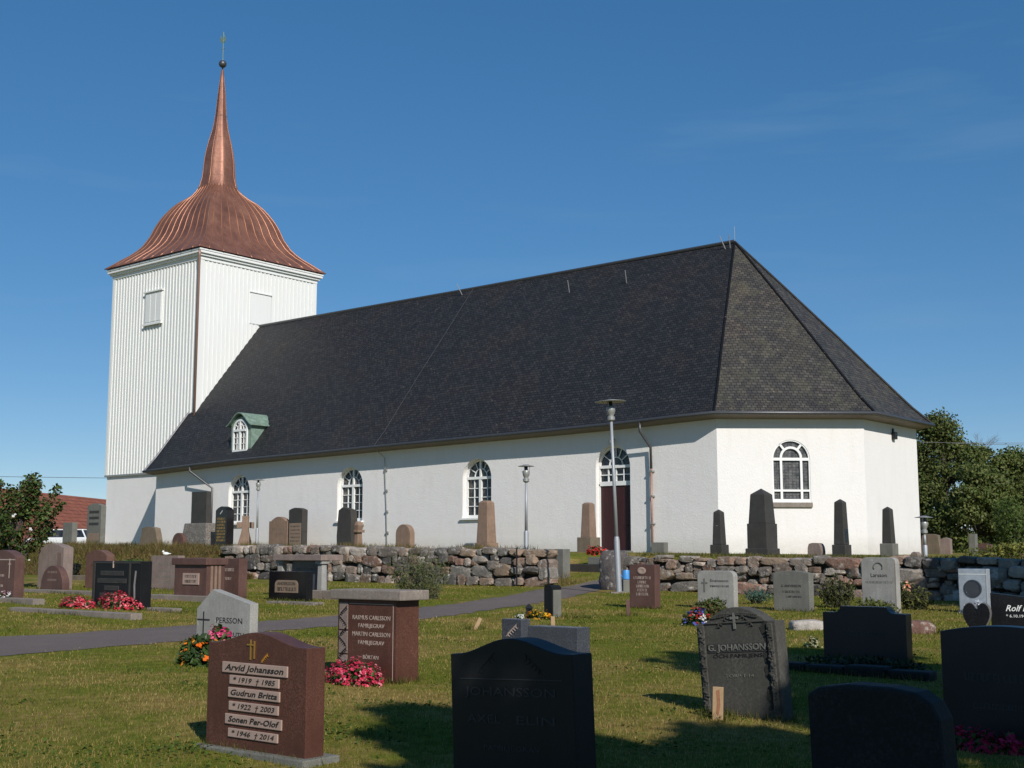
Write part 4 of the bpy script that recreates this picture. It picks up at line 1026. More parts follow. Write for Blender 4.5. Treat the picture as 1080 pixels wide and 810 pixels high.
# --- middle
t, w, h, d = grave('red brown gravestone under a wide flat grey capstone, with an ivy carved side strip', (355, 416, 633, 718), 'rect', 'brown_gran', .34, bev=.006)
y = -d/2
MB().box(-w/2-.075, w/2+.10, -d/2-.05, d/2+.05, h+.002, h+.105).build('capstone', M['concrete'], t, bevel=.012)
for (a, b) in ((.04, .30), (.32, .60), (.62, .96)): panel(t, -w*.47, -w*.32, a*h, b*h, y, M['pinkgrey'], 'carved_strip', .008, .003)
for k in range(7): sprig(t, -w*.395, h*(.08+.13*k), .10, y-.009, M['dark_red'], (-1)**k)
MB().box(w*.445, w*.452, y-.003, y, .02, h*.95).build('edge_line', M['paleink'], t); MB().box(-w*.3, w*.445, y-.003, y, h*.945, h*.952).build('edge_line', M['paleink'], t)
for txt, zz, hh, ww in (('RASMUS CARLSSON', .775, .062, .64), ('FAMILJEGRAV', .675, .058, .44), ('MARTIN CARLSSON', .57, .062, .64), ('FAMILJEGRAV', .465, .058, .44), ('BÖRTAN', .285, .055, .26)):
    lettering(t, txt, w*.08, h*zz, h*hh*1.25, y-.001, M['paleink'], width=w*ww)
flowers('flower_bed', 'bright pink begonias before the brown gravestone with the grey capstone', G(372, 721)+Vector((0, 0, -.02)), .37, .2, .25, [(.72,.055,.12), (.82,.12,.2), (.62,.03,.08), (.8,.25,.3), (.5,.03,.08)], 400, .019, nleaf=620)
t, w, h, d = grave('pale grey gravestone with off centre gable and thin cross, behind the marigolds', (209, 264, 622, 690), 'gable', 'light_gran', .13, bev=.006, Y=16.2)
y = -d/2
cross(t, -w*.36, h*.30, h*.36, w*.23, y, M['ink'], .014, arm=.66)
lettering(t, 'PERSSON', w*.12, h*.535, h*.12, y-.001, M['ink'], width=w*.48); lettering(t, 'RUTH', w*.27, h*.33, h*.09, y-.001, M['ink'], width=w*.25); fakeline(t, w*.15, h*.2, w*.4, .04, y, M['mid_gran'])
P = G(209, 702)
bf = flowers('marigolds', 'orange marigolds with dark leaves beside the pale gabled gravestone', P+Vector((0, .1, -.01)), .33, .22, .34, [(.85,.25,.015), (.9,.4,.03), (.75,.15,.01)], 46, .036, nleaf=700)
flowers('pink_flowers', 'bunch of magenta pink cut flowers above the marigolds', P+Vector((.19, .22, .24)), .16, .11, .20, [(.7,.06,.2), (.8,.2,.3), (.55,.03,.14)], 34, .036, nleaf=260)
t, w, h, d = grave('blue grey granite block with a flat glossy top, right behind the big black gravestone', (556, 608, 661.5, 736), 'rect', 'bluegrey', .2, Y=12.1)
t, w, h, d = grave('low blue grey granite headstone peeping over the left of the blue grey block', (529, 550, 653, 700), 'rect', 'bluegrey', .15, Y=14.2)
sprig(t, 0, h*.8, .14, -d/2-.001, M['paleink'])
# thin black stone with flowers and lantern
P = G(583, 651); Yq = P.y
t = thing('headstone', 'narrow upright black gravestone seen almost edge on, beside yellow flowers', 'gravestone', P, (0, 0, ZR-.05)); hq = Zat(617, P.x, P.y)-P.z
MB().prism(prof_of('lowseg', .20, hq), -.13, .13).build('slab', M['black_matte'], t, bevel=.012)
MB().box(.101, .112, -.11, .11, 0, hq*.85).build('side_facing', M['mid_gran'], t)
flowers('yellow_flowers', 'low row of yellow pansies left of the narrow black gravestone', G(568, 653), .30, .10, .14, [(.85,.48,.02), (.8,.35,.02)], 60, .026, nleaf=160)
flowers('white_flowers', 'small white blossoms beside the yellow pansies', G(548, 653), .09, .06, .08, [(.75,.75,.68)], 20, .024, nleaf=60)
P = G(558, 652); t = thing('grave_lantern', 'small black grave lantern among the yellow pansies', 'lantern', P)
MB().box(-.06, .06, -.06, .06, 0, .03).box(-.06, .06, -.06, .06, .16, .18).taper(.16, .16, .18, .03, .03, .25).build('lantern_body', M['blackmetal'], t, bevel=.004)
lg = MB()
for sx in (-1, 1):
    for sy in (-1, 1): lg.box(sx*.05-.007, sx*.05+.007, sy*.05-.007, sy*.05+.007, .03, .16)
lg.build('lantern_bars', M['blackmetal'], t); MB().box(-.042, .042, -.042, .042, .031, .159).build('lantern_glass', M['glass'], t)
st = thing('wooden_marker', 'pale wooden peg in front of the narrow black gravestone', 'marker', G(583.5, 663.5), (0, R(-2), 0)); MB().box(-.032, .032, -.012, .012, -.1, .20).build('stake', M['wood'], st, bevel=.004)
st = thing('wooden_marker', 'tilted wooden peg alone on the lawn in the middle', 'marker', G(501, 664), (0, R(26), .2)); MB().box(-.03, .03, -.014, .014, -.1, .20).build('stake', M['wood'], st, bevel=.004)

# --- left group
t, w, h, d = grave('black framed gravestone with four grey name plates behind two mounds of pink flowers', (96, 146, 592, 642), 'rect', 'black_matte', .26, bev=.008)
y = -d/2
for a, b, c, e in ((-.48, .48, .955, .985), (-.48, -.44, .02, .955), (.27, .30, .02, .955)): MB().box(a*w, b*w, y-.012, y+.001, c*h, e*h).build('raised_frame', M['dark_gran'], t)
MB().box(-.06*w-.012, -.06*w+.012, y-.016, y, h*.86, h*1.0).build('cross_emblem', M['paleink'], t)
for zz, ww in ((.745, .48), (.585, .60), (.43, .30), (.275, .48)):
    panel(t, -w*.08-ww*w/2, -w*.08+ww*w/2, (zz-.05)*h, (zz+.05)*h, y, M['dark_gran']); fakeline(t, -w*.08, zz*h, ww*w*.9, .05*h, y-.012, M['dimink'], rs=int(zz*100))
MB().tube([(w*.40, y-.01, h*.2), (w*.39, y-.012, h*.5), (w*.41, y-.01, h*.8)], .02, 6).build('carved_torch', M['stoneline'], t)
flowers('flower_bed', 'rounded mound of pink begonias directly before the black framed gravestone', G(127, 642)+Vector((0, -.1, 0)), .66, .26, .33, [(.72,.055,.10), (.82,.13,.17), (.62,.03,.06), (.8,.28,.28), (.5,.03,.06)], 360, .026, nleaf=520)
flowers('flower_bed', 'flatter patch of pink begonias left of the black framed gravestone', G(81, 641)+Vector((0, -.05, 0)), .54, .2, .23, [(.72,.055,.10), (.82,.13,.17), (.62,.03,.06), (.78,.26,.27)], 260, .026, nleaf=380)
k = thing('grave_kerb', 'long pale granite kerb under the pink flowers, left of the path', 'kerb', G(70, 648), (0, 0, ZR)); MB().box(-1.9, 2.3, -.12, .12, -.08, .085).build('kerb_stone', M['concrete'], k, bevel=.012)
k = thing('grave_kerb', 'short pale kerb stone right of the black framed gravestone', 'kerb', G(173, 645), (0, 0, ZR)); MB().box(-.42, .42, -.12, .12, -.08, .07).build('kerb_stone', M['concrete'], k, bevel=.012)
k = thing('grave_kerb', 'pale kerb at the left edge before the red arched gravestone', 'kerb', G(14, 636), (0, 0, ZR)); MB().box(-1.2, 1.05, -.14, .14, -.08, .11).build('kerb_stone', M['concrete'], k, bevel=.012)
k = thing('grave_kerb', 'grey kerb running behind the black framed gravestone', 'kerb', G(75, 626.5), (0, 0, ZR)); MB().box(-2.3, 2.0, -.12, .12, -.1, .09).build('kerb_stone', M['concrete'], k, bevel=.012)
k = thing('grave_kerb', 'weathered kerb beneath the twin pinkish brown gravestones', 'kerb', G(95, 612), (0, 0, ZR)); MB().box(-2.1, 1.3, -.16, .16, -.1, .16).build('kerb_stone', M['tan_gran'], k, bevel=.02)
k = thing('grave_kerb', 'pale kerb with dark edge under the big capped red gravestone', 'kerb', G(196, 633), (0, 0, ZR)); MB().box(-1.2, 1.4, -.2, .16, -.1, .11).build('kerb_stone', M['concrete'], k, bevel=.012)
k = thing('grave_kerb', 'long pale granite kerb below the grey columned gravestone', 'kerb', G(345, 632), (0, 0, ZR)); MB().box(-1.4, 1.8, -.16, .16, -.1, .2).build('kerb_stone', M['concrete'], k, bevel=.012)
k = thing('grave_kerb', 'flat pinkish kerb below the low black gravestone with tan plaque', 'kerb', G(310, 637), (0, 0, ZR)); MB().box(-.75, .8, -.16, .16, -.1, .05).build('kerb_stone', M['concrete'], k, bevel=.012)
t, w, h, d = grave('red granite gravestone with arched top and pale cross, cut by the left edge', (-14, 13.5, 580, 634), 'seg', 'redbrown', .24, bev=.008, side='pink_gran')
y = -d/2
cross(t, w*.30, h*.45, h*.38, .12, y, M['paleink'], .02, arm=.72); MB().box(-w*.5, w*.49, y-.004, y, h*.80, h*.82).build('ruled_line', M['paleink'], t)
fakeline(t, -w*.1, h*.5, w*.4, .05, y, M['paleink']); fakeline(t, -w*.1, h*.3, w*.4, .05, y, M['paleink'])
flowers('white_flowers', 'small bunch of white and pink flowers before the red arched gravestone', G(6, 635)+Vector((0, -.05, .1)), .16, .1, .12, [(.75,.7,.7), (.7,.35,.42)], 26, .03, nleaf=60)
t, w, h, d = grave('tall pinkish grey gravestone with pointed shoulders behind a lower rounded one', (40, 66, 573, 612), 'point', 'pinkgrey', .3, Y=35)
for k in range(4): MB().box(w*(.40-.04*k)-.01, w*(.40-.04*k)+.01, -d/2-.004, -d/2+.001, .1, h*.8).build('carved_groove', M['redbrown'], t)
t, w, h, d = grave('low rounded reddish gravestone before the tall pinkish grey one', (42, 66, 596.5, 624), 'arch', 'redbrown', .2, hmax=2)
fakeline(t, 0, h*.75, w*.4, .05, -d/2, M['pinkgrey']); fakeline(t, 0, h*.45, w*.4, .05, -d/2, M['pinkgrey'])
t, w, h, d = grave('broad brownish gravestone behind the black framed one', (90, 112, 580, 608), 'seg', 'brown_side', .25, Y=36)
fakeline(t, 0, h*.6, w*.5, .06, -d/2, M['brown_gran'])
bush('dark_shrub', 'small dark shrub between the twin pinkish stones and the broad brownish stone', G(79, 608), .22, .22, .62, 500, .05, [(.012,.016,.012), (.02,.026,.018)])
bush('hedge', 'bright green clipped shrub behind the black framed gravestone', S(140, -15.0), 1.1, .5, .6, 1500, .06, [(.05,.10,.02), (.07,.13,.03)], 'shrub', rz=ZR)
t, w, h, d = grave('pinkish grey gravestone with a white bird on its top', (159, 187, 586, 613), 'rect', 'pinkgrey', .22, Y=35)
for k, zz in enumerate((.75, .55, .38, .22)): fakeline(t, 0, h*zz, w*.5, .05, -d/2, M['mid_gran'], rs=k)
b = thing('bird_figure', 'little white bird figure on the pinkish grey gravestone', 'bird figure', t.location+Vector((-.05, 0, h)), (0, 0, .3))
bb = MB(); bb.lathe([(.005, -.09), (.035, -.07), (.055, -.02), (.05, .03), (.02, .08), (.01, .13)], 10); bb.v = [(z, y, x*.85+.055) for x, y, z in bb.v]
bb.lathe([(.004, 0), (.032, .02), (.034, .045), (.005, .07)], 10, -.08, 0); bb.v[-40:] = [(x, y, z+.075) for x, y, z in bb.v[-40:]]; bb.build('bird_body', M['whiteink'], b, smooth=True)
flowers('pink_flowers', 'pink and white flowers in a dark vase by the pinkish grey gravestone', G(173, 613)+Vector((0, -.1, .22)), .28, .15, .26, [(.8,.25,.3), (.75,.6,.6), (.7,.08,.12)], 60, .035, nleaf=90)
vz = thing('flower_vase', 'dark cone vase right of the pink and white flowers', 'vase', G(179.5, 614)); MB().lathe([(.05, 0), (.06, .03), (.05, .2), (.12, .42), (.02, .40)], 12).build('vase_body', M['blackmetal'], vz, smooth='auto')
t, w, h, d = grave('big red granite gravestone with heavy cap and fluted corner, red flower at its foot', (184, 218, 590, 627), 'rect', 'redbrown', .5, bev=.01, Y=29)
y = -d/2
MB().box(-w/2-.05, w/2+.05, -d/2-.06, d/2+.06, h-.13, h+.03).build('capstone', M['redbrown'], t, bevel=.02)
panel(t, -w*.22, w*.28, h*.38, h*.66, y, M['plaque'], 'text_plate', .02); fakeline(t, w*.03, h*.58, w*.36, .06, y-.02, M['ink']); fakeline(t, w*.03, h*.46, w*.36, .06, y-.02, M['ink'])
for k in range(3): MB().box(w/2-.001, w/2+.018, -d*.30+k*d*.22, -d*.18+k*d*.22, .02, h-.15).build('flute', M['pink_gran'], t)
flowers('red_flowers', 'little bright red flowers before the big capped red gravestone', G(195, 629)+Vector((-.05, -.12, .05)), .16, .10, .2, [(.75,.03,.02), (.85,.06,.03)], 40, .035, nleaf=70)
t, w, h, d = grave('plain brown gravestone with two pale text lines, right of the capped red one', (227, 252, 589, 620), 'rect', 'redbrown', .25, Y=30)
fakeline(t, 0, h*.72, w*.6, .07, -d/2, M['paleink']); fakeline(t, 0, h*.5, w*.4, .06, -d/2, M['paleink'])
k = thing('marker_stone', 'short pale marker post beside the plain brown gravestone', 'marker stone', G(251, 621)); MB().taper(.12, .12, -.05, .1, .1, .22).build('post', M['concrete'], k, bevel=.012)
bush('dark_shrub', 'dark wilted wreath like shrub beneath the dry grass, left of the low black gravestone', G(272, 611)+UR*.6, .38, .3, .85, 700, .06, [(.012,.014,.012), (.03,.035,.025), (.05,.03,.02)])
t, w, h, d = grave('low black gravestone with a tan rounded plaque', (283, 322, 602.5, 634), 'rect', 'black_gran', .2, bev=.012)
y = -d/2
MB().prism([(x-.02, z+h*.28) for x, z in prof_of('round', w*.62, h*.42)], y-.012, y).build('text_plate', M['tanplaque'], t, bevel=.004)
lettering(t, 'ANDERSSON', -.02, h*.58, h*.15, y-.0135, M['ink'], width=w*.48); fakeline(t, -.02, h*.40, w*.48, .08, y-.012, M['ink'])
# grey columned stone
P, w, h = fitgrave(303, 346, 585, 626, Y=31); 
t = thing('headstone', 'large dark grey family gravestone under a wide slab carried by side columns', 'gravestone', P, (0, 0, ZR)); d = .4
MB().box(-w/2-.1, w/2+.1, -.42, .42, -.1, .16).build('plinth', M['concrete'], t, bevel=.012)
MB().box(-w*.30, w*.40, -.12, .12, .16, h-.14).build('tablet', M['bluegrey'], t, bevel=.008)
MB().box(-w/2-.14, w/2+.14, -.36, .36, h-.14, h).build('capstone', M['pinkgrey'], t, bevel=.015)
for sx in (-.5, .5):
    MB().taper(.17, .17, .16, .15, .15, h-.22, sx*w*.98, -.18).box(sx*w*.98-.12, sx*w*.98+.12, -.3, -.06, h-.22, h-.14).build('column', M['light_gran'], t, bevel=.012)
for k, (zz, ww) in enumerate(((.66, .55), (.5, .2), (.38, .18))): fakeline(t, w*.05, h*zz, w*ww, .06, -.12, M['mid_gran'], rs=k)
bush('feathery_bush', 'feathery pale green bush before the left stone wall, behind the grey capstone', G(410, 634)+UR*1.0, .75, .6, 1.25, 2600, .045, [(.09,.12,.035), (.12,.15,.05), (.16,.15,.07)], upright=90, asp=.25)
t, w, h, d = grave('small low dark grey gravestone beside the red flowers inside the gate', (620, 639, 588.5, 604), 'rect', 'mid_gran', .3, s=-10.5)
flowers('red_flowers', 'red flowers on the low dark stone inside the gate', t.location+Vector((-.05, .45, .42)), .38, .22, .26, [(.6,.03,.03), (.7,.06,.05)], 90, .04)
t, w, h, d = grave('square grey block gravestone just inside the gate gap, right of the left wall end', (573.5, 594, 580, 608), 'rect', 'mid_gran', .35, s=-12.2, bev=.015)
k = thing('grave_kerb', 'low dark kerb across the grass behind the gate gap', 'kerb', S(610, -10.9), (0, 0, ZR)); MB().box(-1.0, 1.3, -.12, .12, -.3, .22).build('kerb_stone', M['dark_gran'], k, bevel=.02)

# --- upper row before the church wall
def upper_row(label, px, kind, m, d=.2, s=-1.6, **kw): return grave(label, px, kind, m, d, s=s, **kw)
t, w, h, d = upper_row('tall grey stele with text plates at far left beside the tower', (90, 105, 531, 577), 'lowseg', 'mid_gran', .3, -4)
for k, zz in enumerate((.8, .66, .52)): panel(t, -w*.35, w*.35, (zz-.03)*h, (zz+.03)*h, -d/2, M['dark_gran'], 'text_plate', .008, 0)
panel(t, -w*.4, w*.4, h*.12, h*.3, -d/2, M['tanplaque'], 'text_plate', .01)
upper_row('short grey pillar stone before the white car', (65, 75, 551, 577), 'rect', 'mid_gran', .3, -6)
upper_row('rough brown standing stone before the tower base', (147, 165, 555.5, 578), 'rough', 'tan_gran', .35, -3)
upper_row('small dark red rounded gravestone right of the rough brown stone', (181, 193, 562, 578), 'arch', 'redbrown', .2, -3)
t, w, h, d = upper_row('tall plain grey block on a lichen mottled rubble pedestal by the downpipe', (200, 216, 518.5, 578), 'rect', 'dark_gran', .3, -2.5)
MB().taper(w*1.75, .9, -.1, w*1.45, .7, h*.43).build('rubble_pedestal', M['lichen'], t, bevel=.05)
t, w, h, d = upper_row('black gravestone with pointed top covered in gold lettering', (226, 238, 534, 578), 'point', 'black_gran', .45, -3.2)
sprig(t, 0, h*.86, .2, -d/2, M['whiteink'])
for k in range(8): fakeline(t, 0, h*(.70-.075*k), w*.72, .10, -d/2, M['goldink'], rs=k)
P = S(258, -2.2); t = thing('stone_cross', 'pink granite cross with flared foot and short arms below the first window', 'gravestone', P, (0, 0, ZR+.75)); h = Zat(544, P.x, P.y)-P.z
MB().prism([(-.42, -.1), (.42, -.1), (.2, h*.45), (.15, h*.62), (.42, h*.60), (.42, h*.80), (.16, h*.80), (.16, h), (-.16, h), (-.16, h*.80), (-.42, h*.80), (-.42, h*.60), (-.15, h*.62), (-.2, h*.45)], -.13, .13).build('cross_shaft', M['pink_gran'], t, bevel=.02)
t, w, h, d = upper_row('pinkish rounded gravestone with moulded shoulders, left of a taller slate like stele', (283, 302, 545, 579), 'hump', 'pink_gran', .3)
fakeline(t, 0, h*.6, w*.6, .08, -d/2, M['tan_gran']); fakeline(t, 0, h*.45, w*.5, .08, -d/2, M['tan_gran'])
t, w, h, d = upper_row('dark stele with a tan inscribed lower half, right of the pinkish moulded stone', (303.5, 318, 535.5, 579), 'lowseg', 'dark_gran', .35)
panel(t, -w*.44, w*.44, h*.08, h*.62, -d/2, M['tanplaque'], 'text_panel', .012)
for k in range(5): fakeline(t, 0, h*(.54-.09*k), w*.7, .07, -d/2-.012, M['ink'], rs=k)
t, w, h, d = upper_row('dark rough pillar with a narrower shaft, before the second window', (355, 370, 535, 579), 'rough', 'dark_gran', .4, -2.0)
P = S(377, -1.6); t = thing('urn_pillar', 'pink stone pillar with moulded head between the dark rough pillar and the wall', 'gravestone', P, (0, 0, ZR)); h = Zat(550, P.x, P.y)-P.z
MB().box(-.22, .22, -.2, .2, -.1, h*.12).taper(.34, .34, h*.12, .28, .28, h*.6).box(-.24, .24, -.22, .22, h*.6, h*.7).taper(.3, .3, h*.7, .44, .4, h*.86).taper(.44, .4, h*.86, .2, .2, h).build('pillar', M['pink_gran'], t, bevel=.02)
t, w, h, d = upper_row('pink round topped gravestone alone on the grass, left of the third window', (417, 432, 553, 580), 'arch', 'pink_gran', .32)
def obelisk(label, x, yt, wpx, s, m, mb_='', base=1.35, bh=.18, top='point', rz=ZR, taper=.78, plates=None, yb=None):
    P = S(x, s); h = Zat(yt, P.x, P.y)-P.z; w = wpx/F*P.y/1.40
    t = thing('obelisk', label, 'gravestone', P, (0, 0, rz))
    bw = w*base; bmat = M[mb_ or m]
    MB().box(-bw/2, bw/2, -bw/2, bw/2, -.15, h*bh).build('plinth', bmat, t, bevel=.025)
    hs = h*bh; q = MB(); w1 = w*taper; hp = h-(w1*.38 if top == 'point' else w1*.18)
    a, c = w/2, w1/2
    q.add([(-a,-a,hs),(a,-a,hs),(a,a,hs),(-a,a,hs),(-c,-c,hp),(c,-c,hp),(c,c,hp),(-c,c,hp)]+([(0,0,h)] if top == 'point' else [(-c*.6,-c*.6,h),(c*.6,-c*.6,h),(c*.6,c*.6,h),(-c*.6,c*.6,h)]),
          [(0,3,2,1),(0,1,5,4),(1,2,6,5),(2,3,7,6),(3,0,4,7)]+([(4,5,8),(5,6,8),(6,7,8),(7,4,8)] if top == 'point' else [(4,5,9,8),(5,6,10,9),(6,7,11,10),(7,4,8,11),(8,9,10,11)]))
    q.build('shaft', M[m], t, bevel=.02)
    return t, w, h
obelisk('pink granite obelisk with blunt top before the third window', 513, 528, 21, -1.5, 'pink_gran', 'pink_gran', 1.18, .16, 'blunt')
obelisk('pink granite obelisk on a taller plinth, left of the church door', 621, 530, 17, -3.5, 'pink_gran', 'tan_gran', 1.45, .30, 'blunt')
t, w, h, d = upper_row('low grey gravestone against the foot of the brown downpipe', (687, 700, 572, 588), 'rect', 'mid_gran', .3, -5)
t, w, h = obelisk('slim black pointed obelisk, left neighbour of the largest dark obelisk', 759, 537, 15, -6.5, 'dark_gran', 'dark_gran', 1.35, .22)
fakeline(t, 0, h*.62, .14, .05, -w/2*.86, M['whiteink'])
t, w, h = obelisk('largest dark grey obelisk, below left of the apse window', 804.5, 515, 29, -6, 'dark_gran', 'dark_gran', 1.12, .47, 'point', taper=.82)
MB().box(-w*.64, w*.64, -w*.64, w*.64, -.15, h*.10).build('base_step', M['dark_gran'], t, bevel=.03)
t, w, h = obelisk('dark obelisk with a polished inscribed side, between the apse window and the slimmer right obelisk', 888, 526, 17, -6, 'dark_gran', 'dark_gran', 1.25, .2)
MB().add([(w*.505, -w*.36, h*.24), (w*.505, w*.36, h*.24), (w*.38, w*.28, h*.88), (w*.38, -w*.28, h*.88), (w*.45, -w*.3, h*.24), (w*.45, w*.3, h*.24), (w*.33, w*.25, h*.88), (w*.33, -w*.25, h*.88)], [(0,1,2,3), (0,4,5,1), (1,5,6,2), (2,6,7,3), (3,7,4,0)]).build('polished_face', M['black_gran'], t)
t, w, h = obelisk('slim brownish grey obelisk, rightmost before the church', 938, 534, 15, -5, 'dark_gran', 'mid_gran', 1.35, .26)
upper_row('small low pinkish stone between the two right pairs of obelisks', (852, 866, 572.5, 588), 'rough', 'pinkgrey', .3, -6)
upper_row('small round boulder like stone at the right corner of the church', (960, 968, 582, 590), 'arch', 'pinkgrey', .3, -6)
# far graves on the right
for i, (lab, px, kd, mm, Yq) in enumerate([
    ('sloping brown stone slab under the trees at the church corner', (972, 992, 563, 586), 'rough', 'tan_gran', 60),
    ('pale gabled stone below the trees, right of the sloping brown slab', (993, 1003, 567, 586), 'point', 'pinkgrey', 58),
    ('thin grey post like gravestone before the far trees', (1023, 1030, 563, 584), 'rect', 'mid_gran', 56),
    ('low pinkish gravestone before the far trees', (1030, 1046, 573, 586), 'seg', 'redbrown', 57),
    ('low brown gravestone at the far right edge before the trees', (1063, 1085, 574, 588), 'rect', 'brown_side', 55)]):
    grave(lab, px, kd, mm, .3, Y=Yq)
# flat stones in the lawn
v = rock((0, 0, .05), (.55, .42, .22), 0); o = raw_mesh('flat_stone', v, 3, IF, M['rock'], None, np.tile([.42, .38, .34], (len(v), 1)), smooth=True); P = G(851, 664); o.location = P; tag(o, 'flat pale rounded stone lying in the lawn left of the stepped dark gravestone', 'stone')
v = rock((0, 0, .06), (.5, .42, .28), 0); o = raw_mesh('flat_stone', v, 3, IF, M['rock'], None, np.tile([.16, .085, .065], (len(v), 1)), smooth=True); P = G(968, 668); o.location = P; tag(o, 'low reddish stone in the lawn right of the stepped dark gravestone', 'stone')
# plants before the right wall
GL = [(.04,.07,.018), (.06,.09,.025), (.09,.11,.03)]
bush('carnation_patch', 'blue green carnation cushion between the pale rounded and flat topped gravestones', G(797, 637), .42, .3, .36, 900, .035, [(.06,.12,.09), (.09,.16,.12)], 'plant', asp=.25)
bush('garden_shrub', 'yellowish green shrub between the flat topped grey stone and the tall pale one', G(884, 641), .40, .3, .68, 1100, .04, [(.10,.10,.03), (.07,.09,.025), (.05,.06,.02)], upright=46)
bush('garden_shrub', 'low green and reddish shrub hiding the foot of the pale rounded gravestone', G(748, 650), .40, .25, .34, 900, .04, [(.06,.09,.02), (.10,.07,.03), (.09,.12,.03)])
flowers('mixed_flowers', 'red white and blue flowers left of the stained grey gravestone', G(739, 661)+Vector((-.05, .2, .02)), .24, .16, .26, [(.65,.04,.03), (.75,.72,.7), (.5,.03,.03), (.1,.13,.5)], 60, .034, nleaf=160)
bush('garden_shrub', 'yellow green shrub at the foot of the tall pale gravestone', G(925, 650), .42, .25, .36, 800, .04, [(.08,.10,.02), (.12,.13,.04)])
bush('garden_shrub', 'yellow leaved shrub right of the tall pale gravestone, beside the shaded wall', G(966, 643), .36, .3, .5, 900, .04, [(.12,.12,.03), (.09,.10,.025), (.05,.06,.02)], upright=40)
flowers('orange_flowers', 'salmon orange flowers standing right of the tall pale gravestone', G(957, 642)+Vector((0, .1, .33)), .17, .12, .2, [(.85,.25,.12), (.85,.45,.3)], 26, .035, nleaf=110)
flowers('pale_flowers', 'tuft of pale yellow flowers left of the stepped dark gravestone', G(857, 683), .12, .1, .14, [(.55,.5,.3), (.6,.58,.4)], 26, .02, nleaf=70)
bush('dwarf_cypress', 'bright green dwarf cypress before the dark far trees', S(1054, -3)+Vector((2.0, 4, -.3)), .75, .75, 2.3, 2600, .06, [(.07,.11,.02), (.10,.14,.03)], 'shrub')
bush('yellow_shrub', 'low yellow leaved shrub under the dwarf cypress', S(1050, -4)+Vector((1.2, 2, -.1)), 1.5, .7, .6, 900, .07, [(.20,.19,.04), (.12,.14,.03)], 'shrub')

# ------------------------------------------------------------------ lamp posts
def lamp(label, P, ztop, lean=0, hat=.45, group='lamp posts', rz=0):
    t = thing('lamp_post', label, 'lamp post', P, (0, lean, rz), group); H = ztop-P.z
    MB().lathe([(.075, -.1), (.075, H*.27), (.06, H*.29)], 14).build('base_sleeve', M['galv'], t, smooth='auto')
    MB().tube([(0, 0, H*.28), (0, 0, H-.52)], [.05, .038], 10).build('pole', M['galv'], t, smooth=True)
    MB().lathe([(.05, H-.56), (.10, H-.52), (.10, H-.44), (.07, H-.42), (.07, H-.40), (.10, H-.34), (.125, H-.22), (.11, H-.18), (.05, H-.17)], 16).build('lamp_body', M['lampgrey'], t, smooth='auto')
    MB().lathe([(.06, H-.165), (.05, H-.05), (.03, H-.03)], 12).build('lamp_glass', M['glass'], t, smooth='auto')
    st_ = MB()
    for a in (0, 2.1, 4.2): st_.tube([(.10*math.cos(a), .10*math.sin(a), H-.2), (.12*math.cos(a), .12*math.sin(a), H-.03)], .007, 4)
    st_.build('stays', M['lampgrey'], t)
    MB().lathe([(hat, H-.045), (hat, H-.035), (hat*.5, H-.005), (.08, H+.015), (.02, H+.02)], 28).build('hat', M['lampgrey'], t, smooth='auto')
    return t
P = G(653, 626); lp = lamp('tall lamp post leaning left, before the right wall and the church door', P, Zat(422, P.x, P.y), R(-2.0), .40)
MB().box(-.22, .12, -.15, .15, -.05, .05).build('footing', M['concrete'], lp, bevel=.01)
P = S(555, -11.5); lamp('upright lamp post rising behind the left wall, right of the third window', P, Zat(490.5, P.x, P.y), 0, .26)
P = S(270.5, -3); lamp('small lamp post beside the first window, near the pink cross', P, Zat(505.5, P.x, P.y), 0, .30)
P = S(976, -4); lamp('short lamp post at the right church corner before the trees', P, Zat(544.5, P.x, P.y), 0, .28)

# ------------------------------------------------------------------ left background: red roofed house, white car, shrub, wires
hb = thing('red_roofed_house', 'long low house with red tiled roof behind the shrub at far left', 'house', (-44, 92, .7), (0, 0, R(-5)))
def tiles():
    t = NT('red_clay_tiles', .8); co = t.coord()
    c = t.ramp(t.noise(co, 1.2, 5, .7), [(.3, (.25,.075,.04)), (.55, (.36,.115,.06)), (.75, (.42,.155,.085))])
    b = t.new('ShaderNodeTexBrick'); b.inputs['Scale'].default_value = 1; b.inputs['Brick Width'].default_value = .26; b.inputs['Row Height'].default_value = .34; b.inputs['Mortar Size'].default_value = .03
    mp = t.new('ShaderNodeMapping'); sx = t.new('ShaderNodeSeparateXYZ'); cb = t.new('ShaderNodeCombineXYZ'); t.link(co, sx.inputs[0]); t.link(sx.outputs[1], cb.inputs[0]); t.link(sx.outputs[2], cb.inputs[1]); t.link(cb.outputs[0], b.inputs['Vector'])
    b.inputs['Color1'].default_value = (1,1,1,1); b.inputs['Color2'].default_value = (.75,.72,.7,1); b.inputs['Mortar'].default_value = (.4,.35,.3,1)
    t.color(t.mix(1, c, b.outputs[0], 'MULTIPLY')); t.bump(b.outputs['Fac'], .4, .03); return t.m
MB().prism([(-6.2, -.5), (6.2, -.5), (6.2, 2.0), (0, 6.0), (-6.2, 2.0)], 0, 44).build('house_wall', plain('red_brown_boards', (.20,.07,.045), .8), hb)
rf = MB()
for sx in (-1, 1):
    q = [(0, 6.12), (sx*7.2, 1.5), (sx*7.2, 1.68), (0, 6.32)]
    rf.prism(q if sx < 0 else q[::-1], -.5, 44.5)
rf.build('roof', tiles(), hb)
dk = MB()
for yy in (14, 20, 34): dk.box(6.19, 6.24, yy, yy+2.2, -.3, 1.6)
dk.build('door', M['blackmetal'], hb)
wn_ = MB()
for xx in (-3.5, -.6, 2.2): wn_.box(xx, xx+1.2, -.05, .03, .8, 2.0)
wn_.build('window', M['glass'], hb)
